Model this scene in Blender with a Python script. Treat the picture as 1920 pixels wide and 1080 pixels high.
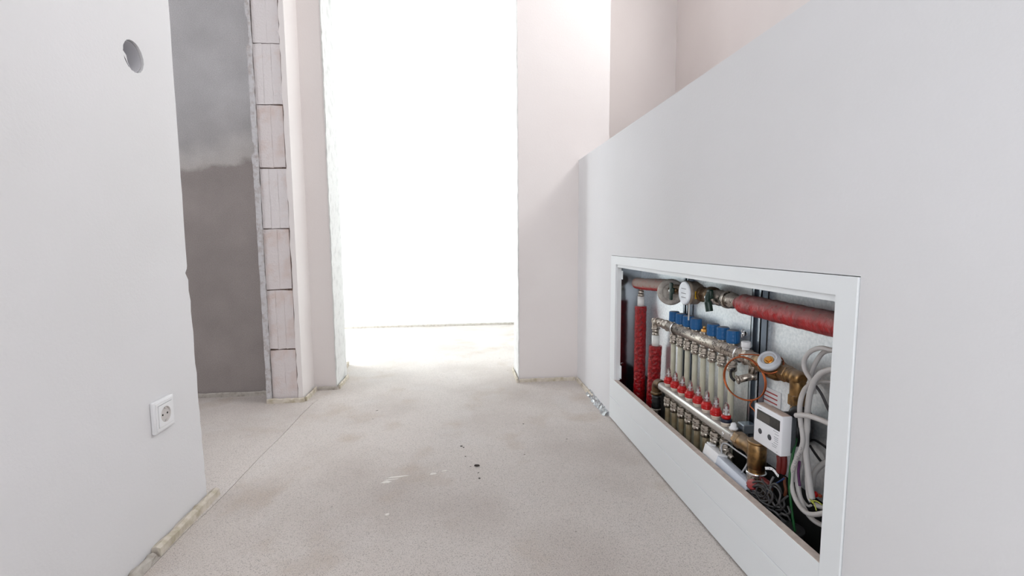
import bpy, bmesh, math, random
from mathutils import Vector, Matrix
from mathutils.geometry import tessellate_polygon

random.seed(7)
for o in list(bpy.data.objects):
    bpy.data.objects.remove(o, do_unlink=True)
S = bpy.context.scene
COL = S.collection
PI = math.pi

# ------------------------------------------------------------------ camera
CAM = Vector((0, 0, .76))
RX = Vector((0.99387639, -0.11028029, -0.00692641))
UP = Vector((0.01755121, 0.09566685, 0.99525866))
FW = Vector((0.10909479, 0.98928566, -0.09701658))
FPX = 885.0
cd = bpy.data.cameras.new('camera')
cam = bpy.data.objects.new('camera', cd)
COL.objects.link(cam)
m = Matrix((RX, UP, -FW)).transposed().to_4x4()
m.translation = CAM
cam.matrix_world = m
cd.sensor_width = 36
cd.lens = 36 * FPX / 1920
cd.clip_start = .02
S.camera = cam

# ------------------------------------------------------------------ world, exposure, window light
S.view_settings.view_transform = 'Standard'
S.view_settings.look = 'None'
S.view_settings.gamma = 1
S.view_settings.use_curve_mapping = False
S.view_settings.exposure = 0.0
W = bpy.data.worlds.new('overcast_sky')
S.world = W
W.use_nodes = True
W.node_tree.nodes['Background'].inputs[0].default_value = (.86, .93, 1, 1)
W.node_tree.nodes['Background'].inputs[1].default_value = 1.0


def area(name, loc, direction, sx, sy, power, color):
    l = bpy.data.lights.new(name, 'AREA')
    l.shape = 'RECTANGLE'
    l.size, l.size_y = sx, sy
    l.energy = power
    l.color = color
    o = bpy.data.objects.new(name, l)
    o.location = loc
    o.rotation_euler = Vector(direction).to_track_quat('-Z', 'Z').to_euler()
    COL.objects.link(o)
    return o


# daylight by windows out of view, plus an added side room fill (each lamp stands just outside its opening)
area('daylight_behind', (-.05, -2.75, 1.35), (0, 1, 0), 1.3, 1.7, 24, (1, .985, .97))
area('daylight_left', (-.97, -1.1, 1.3), (1, .1, 0), 1.1, 1.5, 36, (.91, .96, 1))
area('daylight_far_room', (-2.5, 3.62, 1.25), (1, 0, 0), 1.1, 1.9, 150, (.95, .99, 1))
area('daylight_stairwell', (1.66, 1.75, 2.48), (-1, 0, 0), 1.05, .75, 40, (1, .995, .985))
area('side_room_fill', (-2.95, 1.0, 1.6), (1, .25, 0), .8, 1.1, 30, (.96, .97, 1))  # added fill to brighten the side room, through an assumed window


# ------------------------------------------------------------------ materials
def srgb(r, g, b):
    def f(c):
        c /= 255
        return c / 12.92 if c <= .04045 else ((c + .055) / 1.055) ** 2.4
    return (f(r), f(g), f(b), 1)


def mat(name, col, rough=.6, metal=0, noise=None, bump=None, trans=0, spec=None, coat=0, alpha=1, ior=None):
    """noise = (scale, other colour, low, high); bump = (scale, strength, distance)"""
    M = bpy.data.materials.new(name)
    M.use_nodes = True
    n, l = M.node_tree.nodes, M.node_tree.links
    b = n['Principled BSDF']
    b.inputs['Base Color'].default_value = col
    b.inputs['Roughness'].default_value = rough
    b.inputs['Metallic'].default_value = metal
    b.inputs['Transmission Weight'].default_value = trans
    b.inputs['Coat Weight'].default_value = coat
    if ior: b.inputs['IOR'].default_value = ior
    if spec is not None: b.inputs['Specular IOR Level'].default_value = spec
    tc = n.new('ShaderNodeTexCoord')
    if noise:
        t = n.new('ShaderNodeTexNoise'); t.inputs['Scale'].default_value = noise[0]; t.inputs['Detail'].default_value = 4
        l.new(tc.outputs['Object'], t.inputs['Vector'])
        r = n.new('ShaderNodeMapRange'); r.inputs[1].default_value = noise[2]; r.inputs[2].default_value = noise[3]
        l.new(t.outputs['Fac'], r.inputs[0])
        mx = n.new('ShaderNodeMix'); mx.data_type = 'RGBA'
        mx.inputs['A'].default_value = col; mx.inputs['B'].default_value = noise[1]
        l.new(r.outputs[0], mx.inputs['Factor']); l.new(mx.outputs['Result'], b.inputs['Base Color'])
    if bump:
        t = n.new('ShaderNodeTexNoise'); t.inputs['Scale'].default_value = bump[0]; t.inputs['Detail'].default_value = 3
        l.new(tc.outputs['Object'], t.inputs['Vector'])
        bp = n.new('ShaderNodeBump'); bp.inputs['Strength'].default_value = bump[1]; bp.inputs['Distance'].default_value = bump[2]
        l.new(t.outputs['Fac'], bp.inputs['Height']); l.new(bp.outputs[0], b.inputs['Normal'])
    return M


def dusty(M, dust, amount=.85, lo=.25, hi=.95):
    """settled dust on faces that look up"""
    n, l = M.node_tree.nodes, M.node_tree.links
    b = n['Principled BSDF']
    src = b.inputs['Base Color'].links[0].from_socket if b.inputs['Base Color'].links else None
    g = n.new('ShaderNodeNewGeometry'); s = n.new('ShaderNodeSeparateXYZ'); l.new(g.outputs['Normal'], s.inputs[0])
    r = n.new('ShaderNodeMapRange'); r.inputs[1].default_value = lo; r.inputs[2].default_value = hi; r.inputs[4].default_value = amount
    l.new(s.outputs['Z'], r.inputs[0])
    t = n.new('ShaderNodeTexNoise'); t.inputs['Scale'].default_value = 90
    tc = n.new('ShaderNodeTexCoord'); l.new(tc.outputs['Object'], t.inputs['Vector'])
    k = n.new('ShaderNodeMapRange'); k.inputs[1].default_value = .2; k.inputs[2].default_value = .42
    l.new(t.outputs['Fac'], k.inputs[0])
    mu = n.new('ShaderNodeMath'); mu.operation = 'MULTIPLY'; l.new(r.outputs[0], mu.inputs[0]); l.new(k.outputs[0], mu.inputs[1])
    mx = n.new('ShaderNodeMix'); mx.data_type = 'RGBA'
    mx.inputs['A'].default_value = b.inputs['Base Color'].default_value
    mx.inputs['B'].default_value = dust
    if src: l.new(src, mx.inputs['A'])
    l.new(mu.outputs[0], mx.inputs['Factor']); l.new(mx.outputs['Result'], b.inputs['Base Color'])
    mm = n.new('ShaderNodeMath'); mm.operation = 'MULTIPLY_ADD'
    l.new(mu.outputs[0], mm.inputs[0]); mm.inputs[1].default_value = .6 - b.inputs['Roughness'].default_value * .6
    mm.inputs[2].default_value = b.inputs['Roughness'].default_value
    l.new(mm.outputs[0], b.inputs['Roughness'])
    m2 = n.new('ShaderNodeMath'); m2.operation = 'MULTIPLY_ADD'
    mt = b.inputs['Metallic'].default_value
    l.new(mu.outputs[0], m2.inputs[0]); m2.inputs[1].default_value = -mt; m2.inputs[2].default_value = mt
    l.new(m2.outputs[0], b.inputs['Metallic'])
    return M


WHITE = mat('white_plaster', srgb(224, 223, 225), .85, noise=(1.7, srgb(219, 218, 219), .35, .7), bump=(160, .35, .0012))
WARM = mat('warm_white_plaster', srgb(229, 223, 221), .85, noise=(2.5, srgb(225, 218, 216), .35, .7), bump=(160, .3, .001))
FARW = mat('far_room_plaster', srgb(240, 243, 243), .85, bump=(120, .2, .001))
REVEAL = mat('rough_reveal_plaster', srgb(222, 221, 219), .9, noise=(22, srgb(200, 199, 197), .5, .75), bump=(70, .5, .002))
EDGEP = mat('chipped_plaster', srgb(202, 200, 202), .9, noise=(60, srgb(178, 170, 168), .45, .7), bump=(70, .9, .005))
BRICK = mat('dusty_clay_block', srgb(218, 210, 209), .95, noise=(9, srgb(206, 182, 172), .48, .72), bump=(130, .8, .003))
BRICKB = mat('dusty_clay_block_pale', srgb(222, 216, 216), .95, noise=(11, srgb(214, 198, 192), .54, .74), bump=(130, .8, .003))
MORTAR = mat('brown_mortar', srgb(138, 116, 104), .95, noise=(120, srgb(96, 82, 76), .4, .65), bump=(120, 1, .004))
FOAM = mat('perimeter_foam', srgb(206, 197, 184), .8, noise=(40, srgb(180, 170, 148), .45, .7), bump=(80, .8, .004))
FOAMG = mat('grey_foam', srgb(186, 180, 172), .85, noise=(50, srgb(160, 152, 142), .45, .7), bump=(80, .8, .004))
FILM = mat('clear_plastic_film', srgb(180, 195, 205), .3, trans=.8, noise=(60, srgb(70, 84, 92), .45, .6), bump=(50, .9, .006))
LACQ = mat('white_lacquered_steel', srgb(232, 235, 237), .35, bump=(30, .05, .001), spec=.4)
LEDGE = mat('dust_covered_ledge', srgb(200, 187, 177), .85, noise=(60, srgb(182, 167, 157), .4, .7))
GALV = mat('galvanised_steel', srgb(240, 244, 247), .5, 1, noise=(140, srgb(222, 228, 232), .35, .65), bump=(300, .3, .0008))
GALVP = mat('galvanised_post', srgb(150, 158, 166), .32, 1, bump=(60, .1, .001))
SIDE = mat('galvanised_side_sheet', srgb(172, 178, 184), .14, 1, bump=(25, .12, .002))
DUST = srgb(160, 148, 138)
NICKEL = dusty(mat('nickel_plated_brass', srgb(186, 178, 168), .28, 1, noise=(150, srgb(84, 76, 68), .52, .66)), DUST, .75)
STEEL = dusty(mat('stainless_bar', srgb(190, 188, 184), .27, 1), srgb(158, 152, 145), .9, .7, .98)
BRASS = dusty(mat('dull_brass', srgb(150, 116, 74), .36, 1, noise=(60, srgb(104, 82, 56), .4, .65)), srgb(150, 135, 118), .7)
BRASSB = mat('bright_brass', srgb(212, 160, 90), .25, 1)
BRASSD = dusty(mat('tarnished_brass', srgb(112, 90, 64), .42, 1, noise=(50, srgb(78, 62, 46), .4, .65)), srgb(120, 106, 92), .7)
CHROME = mat('chrome', srgb(225, 225, 225), .1, 1)
BLUE = dusty(mat('blue_plastic', srgb(4, 90, 148), .45, bump=(20, .1, .001)), srgb(128, 130, 138), .85, .6, .9)
RED = mat('red_plastic', srgb(186, 14, 16), .32, spec=.5)
REDOLD = dusty(mat('dusty_red_plastic', srgb(140, 22, 26), .5), srgb(168, 110, 106), .85, -.2, .6)
REDFILM = mat('red_pipe_lagging', srgb(152, 8, 17), .3, noise=(90, srgb(116, 8, 16), .45, .6), bump=(95, 1, .006), spec=.4)
REDDUST = dusty(mat('red_pipe_lagging_dusty', srgb(166, 14, 22), .36, noise=(60, srgb(134, 10, 18), .45, .6), bump=(60, .7, .006)), srgb(148, 114, 110), .9, -.05, .75)
GREYLAG = dusty(mat('grey_red_lagging', srgb(166, 26, 28), .5, bump=(80, .7, .003)), srgb(154, 138, 130), .97, -.6, -.35)
TUBE = mat('milky_plastic_pipe', srgb(202, 200, 182), .4, noise=(14, srgb(184, 180, 158), .4, .65), spec=.4)
TUBED = mat('dirty_milky_plastic_pipe', srgb(160, 150, 124), .45, noise=(20, srgb(128, 110, 82), .4, .65), spec=.4)
WPIPE = mat('white_composite_pipe', srgb(222, 222, 220), .35)
WPLAST = mat('white_plastic', srgb(232, 232, 234), .35, spec=.45)
CREAM = mat('cream_plastic', srgb(214, 200, 186), .45)
GPLAST = mat('pale_grey_plastic', srgb(196, 200, 206), .35)
CLEAR = mat('clear_plastic_dome', srgb(244, 238, 240), .06, trans=.95, ior=1.35)
BLACK = mat('black_rubber', srgb(22, 22, 24), .4)
NAVY = mat('navy_plastic', srgb(20, 26, 48), .4)
DGREEN = mat('dark_green_plastic', srgb(18, 44, 36), .4)
LCD = mat('dark_display', srgb(30, 30, 30), .2, noise=(150, srgb(48, 46, 44), .4, .6))
LCDG = mat('display_glass_grey', srgb(74, 70, 66), .2)
BTN = mat('dark_grey_button', srgb(60, 60, 66), .4)
INK = mat('grey_print', srgb(140, 140, 146), .6)
INKD = mat('dark_ink', srgb(38, 40, 62), .6)
INKR = mat('red_print', srgb(178, 70, 72), .6)
YEL = mat('yellow_label', srgb(204, 160, 30), .5)
COPPER = mat('copper', srgb(176, 98, 62), .3, 1)
CABLE = dusty(mat('grey_cable_sheath', srgb(190, 186, 184), .45), srgb(178, 168, 158), .6)
CABLED = mat('dark_cable_sheath', srgb(50, 49, 50), .5)
CABLEM = mat('mid_grey_cable_sheath', srgb(82, 80, 81), .5)
GREEN = mat('green_cable_sheath', srgb(14, 84, 36), .45)
BROWN = mat('brown_wire', srgb(112, 60, 34), .5)
BLUEW = mat('blue_wire', srgb(26, 54, 104), .5)
REDW = mat('dark_red_sleeve', srgb(104, 22, 18), .5)
PURPLE = mat('purple_tape', srgb(80, 30, 80), .5)
LIME = mat('yellow_green_wire', srgb(170, 176, 70), .5)
DIAL = mat('dial_face', srgb(226, 230, 236), .3, noise=(24, srgb(196, 202, 212), .45, .6))
DARKV = mat('void_shade', srgb(20, 20, 20), .9)  # near-black standing in for shade in gaps, holes and the cavity


def screed():
    M = mat('grey_screed', srgb(178, 170, 165), .9)
    n, l = M.node_tree.nodes, M.node_tree.links
    b = n['Principled BSDF']
    tc = n.new('ShaderNodeTexCoord')

    def noise(scale, detail=4):
        t = n.new('ShaderNodeTexNoise'); t.inputs['Scale'].default_value = scale; t.inputs['Detail'].default_value = detail
        l.new(tc.outputs['Object'], t.inputs['Vector']); return t.outputs['Fac']

    def rng(s, a, b_, c=0, d=1):
        r = n.new('ShaderNodeMapRange'); r.inputs[1].default_value = a; r.inputs[2].default_value = b_
        r.inputs[3].default_value = c; r.inputs[4].default_value = d
        l.new(s, r.inputs[0]); return r.outputs[0]

    def mix(a, bcol, fac):
        x = n.new('ShaderNodeMix'); x.data_type = 'RGBA'
        l.new(a, x.inputs['A']); x.inputs['B'].default_value = bcol; l.new(fac, x.inputs['Factor']); return x.outputs['Result']
    base = n.new('ShaderNodeRGB'); base.outputs[0].default_value = srgb(207, 199, 193)
    c = mix(base.outputs[0], srgb(186, 176, 169), rng(noise(2.3, 5), .45, .7))
    c = mix(c, srgb(188, 174, 161), rng(noise(5.5, 3), .56, .72, 0, .7))
    c = mix(c, srgb(208, 202, 198), rng(noise(3.7, 3), .56, .72, 0, .7))
    c = mix(c, srgb(140, 133, 128), rng(noise(430, 2), .53, .66, 0, .7))
    c = mix(c, srgb(234, 229, 225), rng(noise(520, 2), .56, .68, 0, .7))
    c = mix(c, srgb(100, 92, 84), rng(noise(38, 2), .74, .80, 0, .8))
    l.new(c, b.inputs['Base Color'])
    bp = n.new('ShaderNodeBump'); bp.inputs['Strength'].default_value = .5; bp.inputs['Distance'].default_value = .002
    l.new(noise(260, 3), bp.inputs['Height']); l.new(bp.outputs[0], b.inputs['Normal'])
    return M


SCREED = screed()


def concrete():
    """bare render: dark below a ragged line, paler skim above it"""
    M = mat('bare_render', srgb(140, 133, 131), .95)
    n, l = M.node_tree.nodes, M.node_tree.links
    b = n['Principled BSDF']
    g = n.new('ShaderNodeNewGeometry')
    s = n.new('ShaderNodeSeparateXYZ'); l.new(g.outputs['Position'], s.inputs[0])
    t = n.new('ShaderNodeTexNoise'); t.inputs['Scale'].default_value = 9; t.inputs['Detail'].default_value = 6
    l.new(g.outputs['Position'], t.inputs['Vector'])
    a = n.new('ShaderNodeMath'); a.operation = 'MULTIPLY_ADD'; l.new(t.outputs['Fac'], a.inputs[0]); a.inputs[1].default_value = .16
    # the line climbs slightly to the right
    x = n.new('ShaderNodeMath'); x.operation = 'MULTIPLY_ADD'; l.new(s.outputs['X'], x.inputs[0]); x.inputs[1].default_value = -.22
    l.new(s.outputs['Z'], x.inputs[2]); l.new(x.outputs[0], a.inputs[2])
    cr = n.new('ShaderNodeValToRGB')
    r = n.new('ShaderNodeMapRange'); r.inputs[1].default_value = 1.3; r.inputs[2].default_value = 1.8
    l.new(a.outputs[0], r.inputs[0]); l.new(r.outputs[0], cr.inputs[0])
    e = cr.color_ramp.elements
    e[0].position = .30; e[0].color = srgb(158, 150, 147)
    e[1].position = 1; e[1].color = srgb(190, 188, 189)
    for p, c in ((.37, srgb(194, 189, 186)), (.47, srgb(196, 192, 190)), (.6, srgb(180, 177, 177))):
        k = e.new(p); k.color = c
    t2 = n.new('ShaderNodeTexNoise'); t2.inputs['Scale'].default_value = 5; t2.inputs['Detail'].default_value = 6
    l.new(g.outputs['Position'], t2.inputs['Vector'])
    r2 = n.new('ShaderNodeMapRange'); r2.inputs[1].default_value = .3; r2.inputs[2].default_value = .7; r2.inputs[3].default_value = .88; r2.inputs[4].default_value = 1.1
    l.new(t2.outputs['Fac'], r2.inputs[0])
    t3 = n.new('ShaderNodeTexNoise'); t3.inputs['Scale'].default_value = 260
    l.new(g.outputs['Position'], t3.inputs['Vector'])
    r3 = n.new('ShaderNodeMapRange'); r3.inputs[1].default_value = .35; r3.inputs[2].default_value = .65; r3.inputs[3].default_value = .9; r3.inputs[4].default_value = 1.1
    l.new(t3.outputs['Fac'], r3.inputs[0])
    mu = n.new('ShaderNodeMath'); mu.operation = 'MULTIPLY'; l.new(r2.outputs[0], mu.inputs[0]); l.new(r3.outputs[0], mu.inputs[1])
    vm = n.new('ShaderNodeVectorMath'); vm.operation = 'SCALE'; l.new(cr.outputs[0], vm.inputs[0]); l.new(mu.outputs[0], vm.inputs['Scale'])
    l.new(vm.outputs[0], b.inputs['Base Color'])
    bp = n.new('ShaderNodeBump'); bp.inputs['Strength'].default_value = .6; bp.inputs['Distance'].default_value = .002
    l.new(t3.outputs['Fac'], bp.inputs['Height']); l.new(bp.outputs[0], b.inputs['Normal'])
    return M


CONC = concrete()


# ------------------------------------------------------------------ mesh helpers
def frame_of(d):
    d = Vector(d).normalized()
    a = Vector((0, 0, 1)) if abs(d.z) < .9 else Vector((1, 0, 0))
    u = a.cross(d).normalized()
    return u, d.cross(u).normalized(), d


class MB:
    def __init__(s):
        s.bm = bmesh.new()

    def box(s, x0, x1, y0, y1, z0, z1, bev=0, seg=2):
        t = bmesh.new()
        vs = [t.verts.new((x, y, z)) for x in (x0, x1) for y in (y0, y1) for z in (z0, z1)]
        for f in ((0, 1, 3, 2), (4, 6, 7, 5), (0, 4, 5, 1), (2, 3, 7, 6), (0, 2, 6, 4), (1, 5, 7, 3)):
            t.faces.new([vs[i] for i in f])
        if bev:
            bmesh.ops.bevel(t, geom=list(t.edges), offset=bev, segments=seg, profile=.5, affect='EDGES')
            if seg > 1:
                for f in t.faces: f.smooth = True
        bmesh.ops.recalc_face_normals(t, faces=t.faces)
        s.merge(t)
        return s

    def merge(s, t, mtx=None):
        if mtx is not None: t.transform(mtx)
        me = bpy.data.meshes.new('tmp')
        t.to_mesh(me); t.free()
        s.bm.from_mesh(me)
        bpy.data.meshes.remove(me)

    def lathe(s, o, d, prof, seg=20, roll=0, flat=()):
        """profile [(distance along d, radius)], closed at both ends"""
        u, v, w = frame_of(d)
        o = Vector(o)
        t = bmesh.new()
        rings = []
        for h, r in prof:
            if r <= 1e-6:
                rings.append([t.verts.new(o + w * h)])
            else:
                rings.append([t.verts.new(o + w * h + (u * math.cos(roll + 2 * PI * k / seg) + v * math.sin(roll + 2 * PI * k / seg)) * r) for k in range(seg)])
        for i in range(len(rings) - 1):
            a, b = rings[i], rings[i + 1]
            if len(a) == 1 and len(b) == 1: continue
            for k in range(seg):
                k2 = (k + 1) % seg
                if len(a) == 1: f = t.faces.new((a[0], b[k2], b[k]))
                elif len(b) == 1: f = t.faces.new((a[k], a[k2], b[0]))
                else: f = t.faces.new((a[k], a[k2], b[k2], b[k]))
                f.smooth = seg > 8 and abs(prof[i + 1][0] - prof[i][0]) > 1e-6
        if len(rings[0]) > 1: t.faces.new(list(reversed(rings[0])))
        if len(rings[-1]) > 1: t.faces.new(rings[-1])
        s.merge(t)
        return s

    def cyl(s, a, b, r, seg=20, bev=0, roll=0):
        a, b = Vector(a), Vector(b)
        L = (b - a).length
        p = [(0, r), (L, r)] if not bev else [(0, r - bev), (bev, r), (L - bev, r), (L, r - bev)]
        return s.lathe(a, b - a, p, seg, roll)

    def tube(s, pts, r, seg=10, smooth=True, closed=False, sub=6):
        pts = [Vector(p) for p in pts]
        if smooth and len(pts) > 2: pts = catmull(pts, sub, closed)
        n = len(pts)
        t = bmesh.new(); rings = []
        prev = None
        for i, p in enumerate(pts):
            a = pts[(i - 1) % n] if (closed or i > 0) else p
            b = pts[(i + 1) % n] if (closed or i < n - 1) else p
            d = (b - a).normalized()
            if prev is None: u, v, _ = frame_of(d)
            else:
                u = (prev - d * prev.dot(d)).normalized(); v = d.cross(u)
            prev = u
            rr = r(i / (n - 1)) if callable(r) else r
            rings.append([t.verts.new(p + (u * math.cos(2 * PI * k / seg) + v * math.sin(2 * PI * k / seg)) * rr) for k in range(seg)])
        for i in range(n if closed else n - 1):
            a, b = rings[i], rings[(i + 1) % n]
            for k in range(seg):
                f = t.faces.new((a[k], a[(k + 1) % seg], b[(k + 1) % seg], b[k])); f.smooth = True
        if not closed:
            t.faces.new(list(reversed(rings[0]))); t.faces.new(rings[-1])
        s.merge(t)
        return s

    def poly(s, loops, axis, a0, a1):
        """planar polygon with holes, extruded along axis; loops are lists of (p, q) in the other two axes"""
        def P(c, a):
            c = list(c); c.insert(axis, a); return Vector(c)
        vv = [[Vector((p[0], p[1], 0)) for p in L] for L in loops]
        tris = tessellate_polygon(vv)
        flat = [p for L in loops for p in L]
        t = bmesh.new()
        A = [t.verts.new(P(p, a0)) for p in flat]
        B = [t.verts.new(P(p, a1)) for p in flat]
        for a, b, c in tris:
            try:
                t.faces.new((A[a], A[b], A[c])); t.faces.new((B[c], B[b], B[a]))
            except ValueError: pass
        k = 0
        for L in loops:
            n = len(L)
            for i in range(n):
                j = (i + 1) % n
                t.faces.new((A[k + i], A[k + j], B[k + j], B[k + i]))
            k += n
        bmesh.ops.recalc_face_normals(t, faces=t.faces)
        s.merge(t)
        return s

    def rough_strip(s, path, th, h, step=.018, jit=.0025, z0=0):
        """ragged upright strip following a floor path"""
        path = [Vector((p[0], p[1], 0)) for p in path]
        pts = []
        for a, b in zip(path, path[1:]):
            k = max(1, int((b - a).length / step))
            pts += [a.lerp(b, i / k) for i in range(k)]
        pts.append(path[-1])
        t = bmesh.new(); R = []
        n = len(pts)
        for i, p in enumerate(pts):
            d = (pts[min(i + 1, n - 1)] - pts[max(i - 1, 0)]).normalized()
            u = Vector((-d.y, d.x, 0)) * th / 2
            J = lambda: Vector((random.uniform(-jit, jit), random.uniform(-jit, jit), 0))
            hh = h + random.uniform(-jit, jit)
            R.append([t.verts.new(p - u + J() + Vector((0, 0, z0))), t.verts.new(p - u * .9 + J() + Vector((0, 0, z0 + hh * .8))),
                      t.verts.new(p + J() * .5 + Vector((0, 0, z0 + hh))),
                      t.verts.new(p + u * .9 + J() + Vector((0, 0, z0 + hh * .85))), t.verts.new(p + u + J() + Vector((0, 0, z0)))])
        for i in range(n - 1):
            for k in range(5):
                f = t.faces.new((R[i][k], R[i][(k + 1) % 5], R[i + 1][(k + 1) % 5], R[i + 1][k]))
        t.faces.new(list(reversed(R[0]))); t.faces.new(R[-1])
        bmesh.ops.recalc_face_normals(t, faces=t.faces)
        s.merge(t)
        return s


def catmull(p, sub, closed=False):
    out = []
    n = len(p)
    for i in range(n if closed else n - 1):
        if closed: a, b, c, d = p[(i - 1) % n], p[i], p[(i + 1) % n], p[(i + 2) % n]
        else: a, b, c, d = p[max(i - 1, 0)], p[i], p[i + 1], p[min(i + 2, n - 1)]
        for k in range(sub):
            t = k / sub
            out.append(.5 * ((2 * b) + (c - a) * t + (2 * a - 5 * b + 4 * c - d) * t * t + (3 * b - a - 3 * c + d) * t ** 3))
    if not closed: out.append(p[-1])
    return out


ORG = {}


def link(name, me, loc, parent=None):
    o = bpy.data.objects.new(name, me)
    COL.objects.link(o)
    if parent is not None:
        o.parent = parent
        o.location = Vector(loc) - ORG[parent]
    else: o.location = loc
    ORG[o] = Vector(loc)
    return o


def obj(name, mb, material, parent=None, origin=None, label=None):
    """one mesh object; shapes are given in world coordinates and moved to the object's origin"""
    bm = mb.bm
    if origin is None:
        xs = [v.co for v in bm.verts]
        lo = Vector([min(c[i] for c in xs) for i in range(3)]); hi = Vector([max(c[i] for c in xs) for i in range(3)])
        origin = Vector(((lo.x + hi.x) / 2, (lo.y + hi.y) / 2, lo.z))
    origin = Vector(origin)
    bm.transform(Matrix.Translation(-origin))
    me = bpy.data.meshes.new(name)
    bm.to_mesh(me); bm.free()
    me.materials.append(material)
    o = link(name, me, origin, parent)
    if label: o['label'] = label
    return o


def again(src, loc, parent=None, name=None):
    """another object with the same mesh"""
    o = src.copy(); COL.objects.link(o)
    o.parent = parent
    o.location = Vector(loc) - (ORG[parent] if parent else Vector())
    ORG[o] = Vector(loc)
    return o


def tag(o, label, cat, group=None, kind=None):
    o['label'] = label; o['category'] = cat
    if group: o['group'] = group
    if kind: o['kind'] = kind
    return o


def thing(name, label, cat, loc, group=None):
    o = bpy.data.objects.new(name, None)
    o.empty_display_size = .02
    o.location = loc; COL.objects.link(o); ORG[o] = Vector(loc)
    return tag(o, label, cat, group)


def struct(name, mb, material, parent=None):
    o = obj(name, mb, material, parent)
    if parent is None: o['kind'] = 'structure'
    return o


def at(px, py, X):
    """point of the plane x = X seen at a pixel of the photograph (used to survey the photo)"""
    d = FW + RX * ((px - 960) / FPX) - UP * ((py - 540) / FPX)
    return CAM + d * (X / d.x)


def ats(X, z, pts):
    """the same for points read off a zoomed crop: z = (x0, y0, scale)"""
    return [at(z[0] + a / z[2], z[1] + b / z[2], X if not callable(X) else X(i / max(1, len(pts) - 1))) for i, (a, b) in enumerate(pts)]


# ================================================================== STRUCTURE
XL, XR = -.762, .636           # corridor wall faces
HW = 1.186                     # height of the half wall

# floor: two screed slabs with an open joint between them
def jag(y0, y1, x, n, j): return [(x + random.uniform(-j, j), y0 + (y1 - y0) * i / n) for i in range(n + 1)]
joint = [(-.748, .6), (-.742, 1.0), (-.737, 1.3)] + [(-.730 + .012 * math.sin(i * .7) * .15 + .0011 * i, 1.36 + i * .05) for i in range(20)]
joint[-1] = (-.70, 2.33)
f = MB()
f.poly([joint + [(-.70, 2.331), (-.9, 2.331), (-.9, 2.62), (-2.9, 2.62), (-2.9, -2.6), (-.748, -2.6)]], 2, -.05, 0)
fl2 = [(p[0] + .0022, p[1]) for p in joint]
g = MB()
g.poly([fl2 + [(-.70, 2.333), (-.898, 2.333), (-.898, 2.62), (-2.6, 2.66), (-2.6, 4.5), (1.75, 4.5), (1.75, -2.6), (-.7458, -2.6)]], 2, -.05, 0)
floor_o = struct('floor', g, SCREED)
so = struct('floor_slab', f, SCREED); so.parent = floor_o; so.location = ORG[so] - ORG[floor_o]
del so['kind']
obj('slab_bed', MB().box(-2.9, 1.75, -2.6, 4.5, -.09, -.051), DARKV, floor_o)

struct('ceiling', MB().box(-2.9, 1.75, -2.75, 4.5, 2.95, 3.05), WHITE)


def jline(a, b, n, j, fixed=1):
    """points of (p, q) from a to b with jitter on p"""
    out = []
    for i in range(n + 1):
        t = i / n
        k = j if 0 < i < n else 0
        out.append((a[0] + (b[0] - a[0]) * t + random.uniform(-k, k), a[1] + (b[1] - a[1]) * t))
    return out


# left wall with the round hole of a wall box
HC = (1.262, 1.205)
edge = jline((1.436, 0), (1.420, .66), 22, .0028) + [(1.408, .680), (1.417, .692)] + jline((1.419, .70), (1.433, 2.95), 46, .0013)
hole = [(HC[0] + (.036 + .0008 * math.sin(k * 2.3)) * math.cos(-2 * PI * k / 40), HC[1] + (.036 + .0008 * math.cos(k * 3.1)) * math.sin(-2 * PI * k / 40)) for k in range(40)]
lw = MB().poly([[(-2.6, 0)] + edge + [(-2.6, 2.95)], hole, [(-1.7, .5), (-1.7, 2.1), (-.5, 2.1), (-.5, .5)]], 0, XL - .17, XL)
wall_left = struct('wall_left', lw, WHITE)
# chipped render showing along the free edge
ce = []
for (a, b) in zip(edge, edge[1:]):
    ce.append(a)
obj('chipped_edge', MB().poly([[(p[0] - .004, p[1]) for p in reversed(edge[:24])] + [(p[0] + .0013, p[1]) for p in edge[:24]]], 0, XL - .168, XL - .003), EDGEP, wall_left)

# half wall along the stairwell, with the niche of the cabinet
NY0, NY1, NZ = .6858, 1.9285, .7014
hw = MB()
hw.box(XR, .785, NY1, 2.5, 0, HW)
hw.box(XR, .785, -1.6, NY0, 0, HW)
hw.box(XR, .785, NY0, NY1, NZ, HW)
hw.box(.768, .785, NY0, NY1, 0, NZ)
wall_right = struct('wall_right', hw, WHITE)
obj('wall_cap', MB().box(XR + .001, .784, -1.6, 2.499, HW, HW + .004), WHITE, wall_right)

# doorway wall
dw = MB().box(.313, .80, 2.5, 2.72, 0, 2.95)
wall_front = struct('wall_front', dw, WARM)
obj('door_header', MB().box(-.655, .313, 2.5, 2.72, 2.12, 2.95), WARM, wall_front)
obj('wall_stub', MB().box(-.9, -.655, 2.5, 2.72, 0, 2.95), WARM, wall_front)
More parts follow.
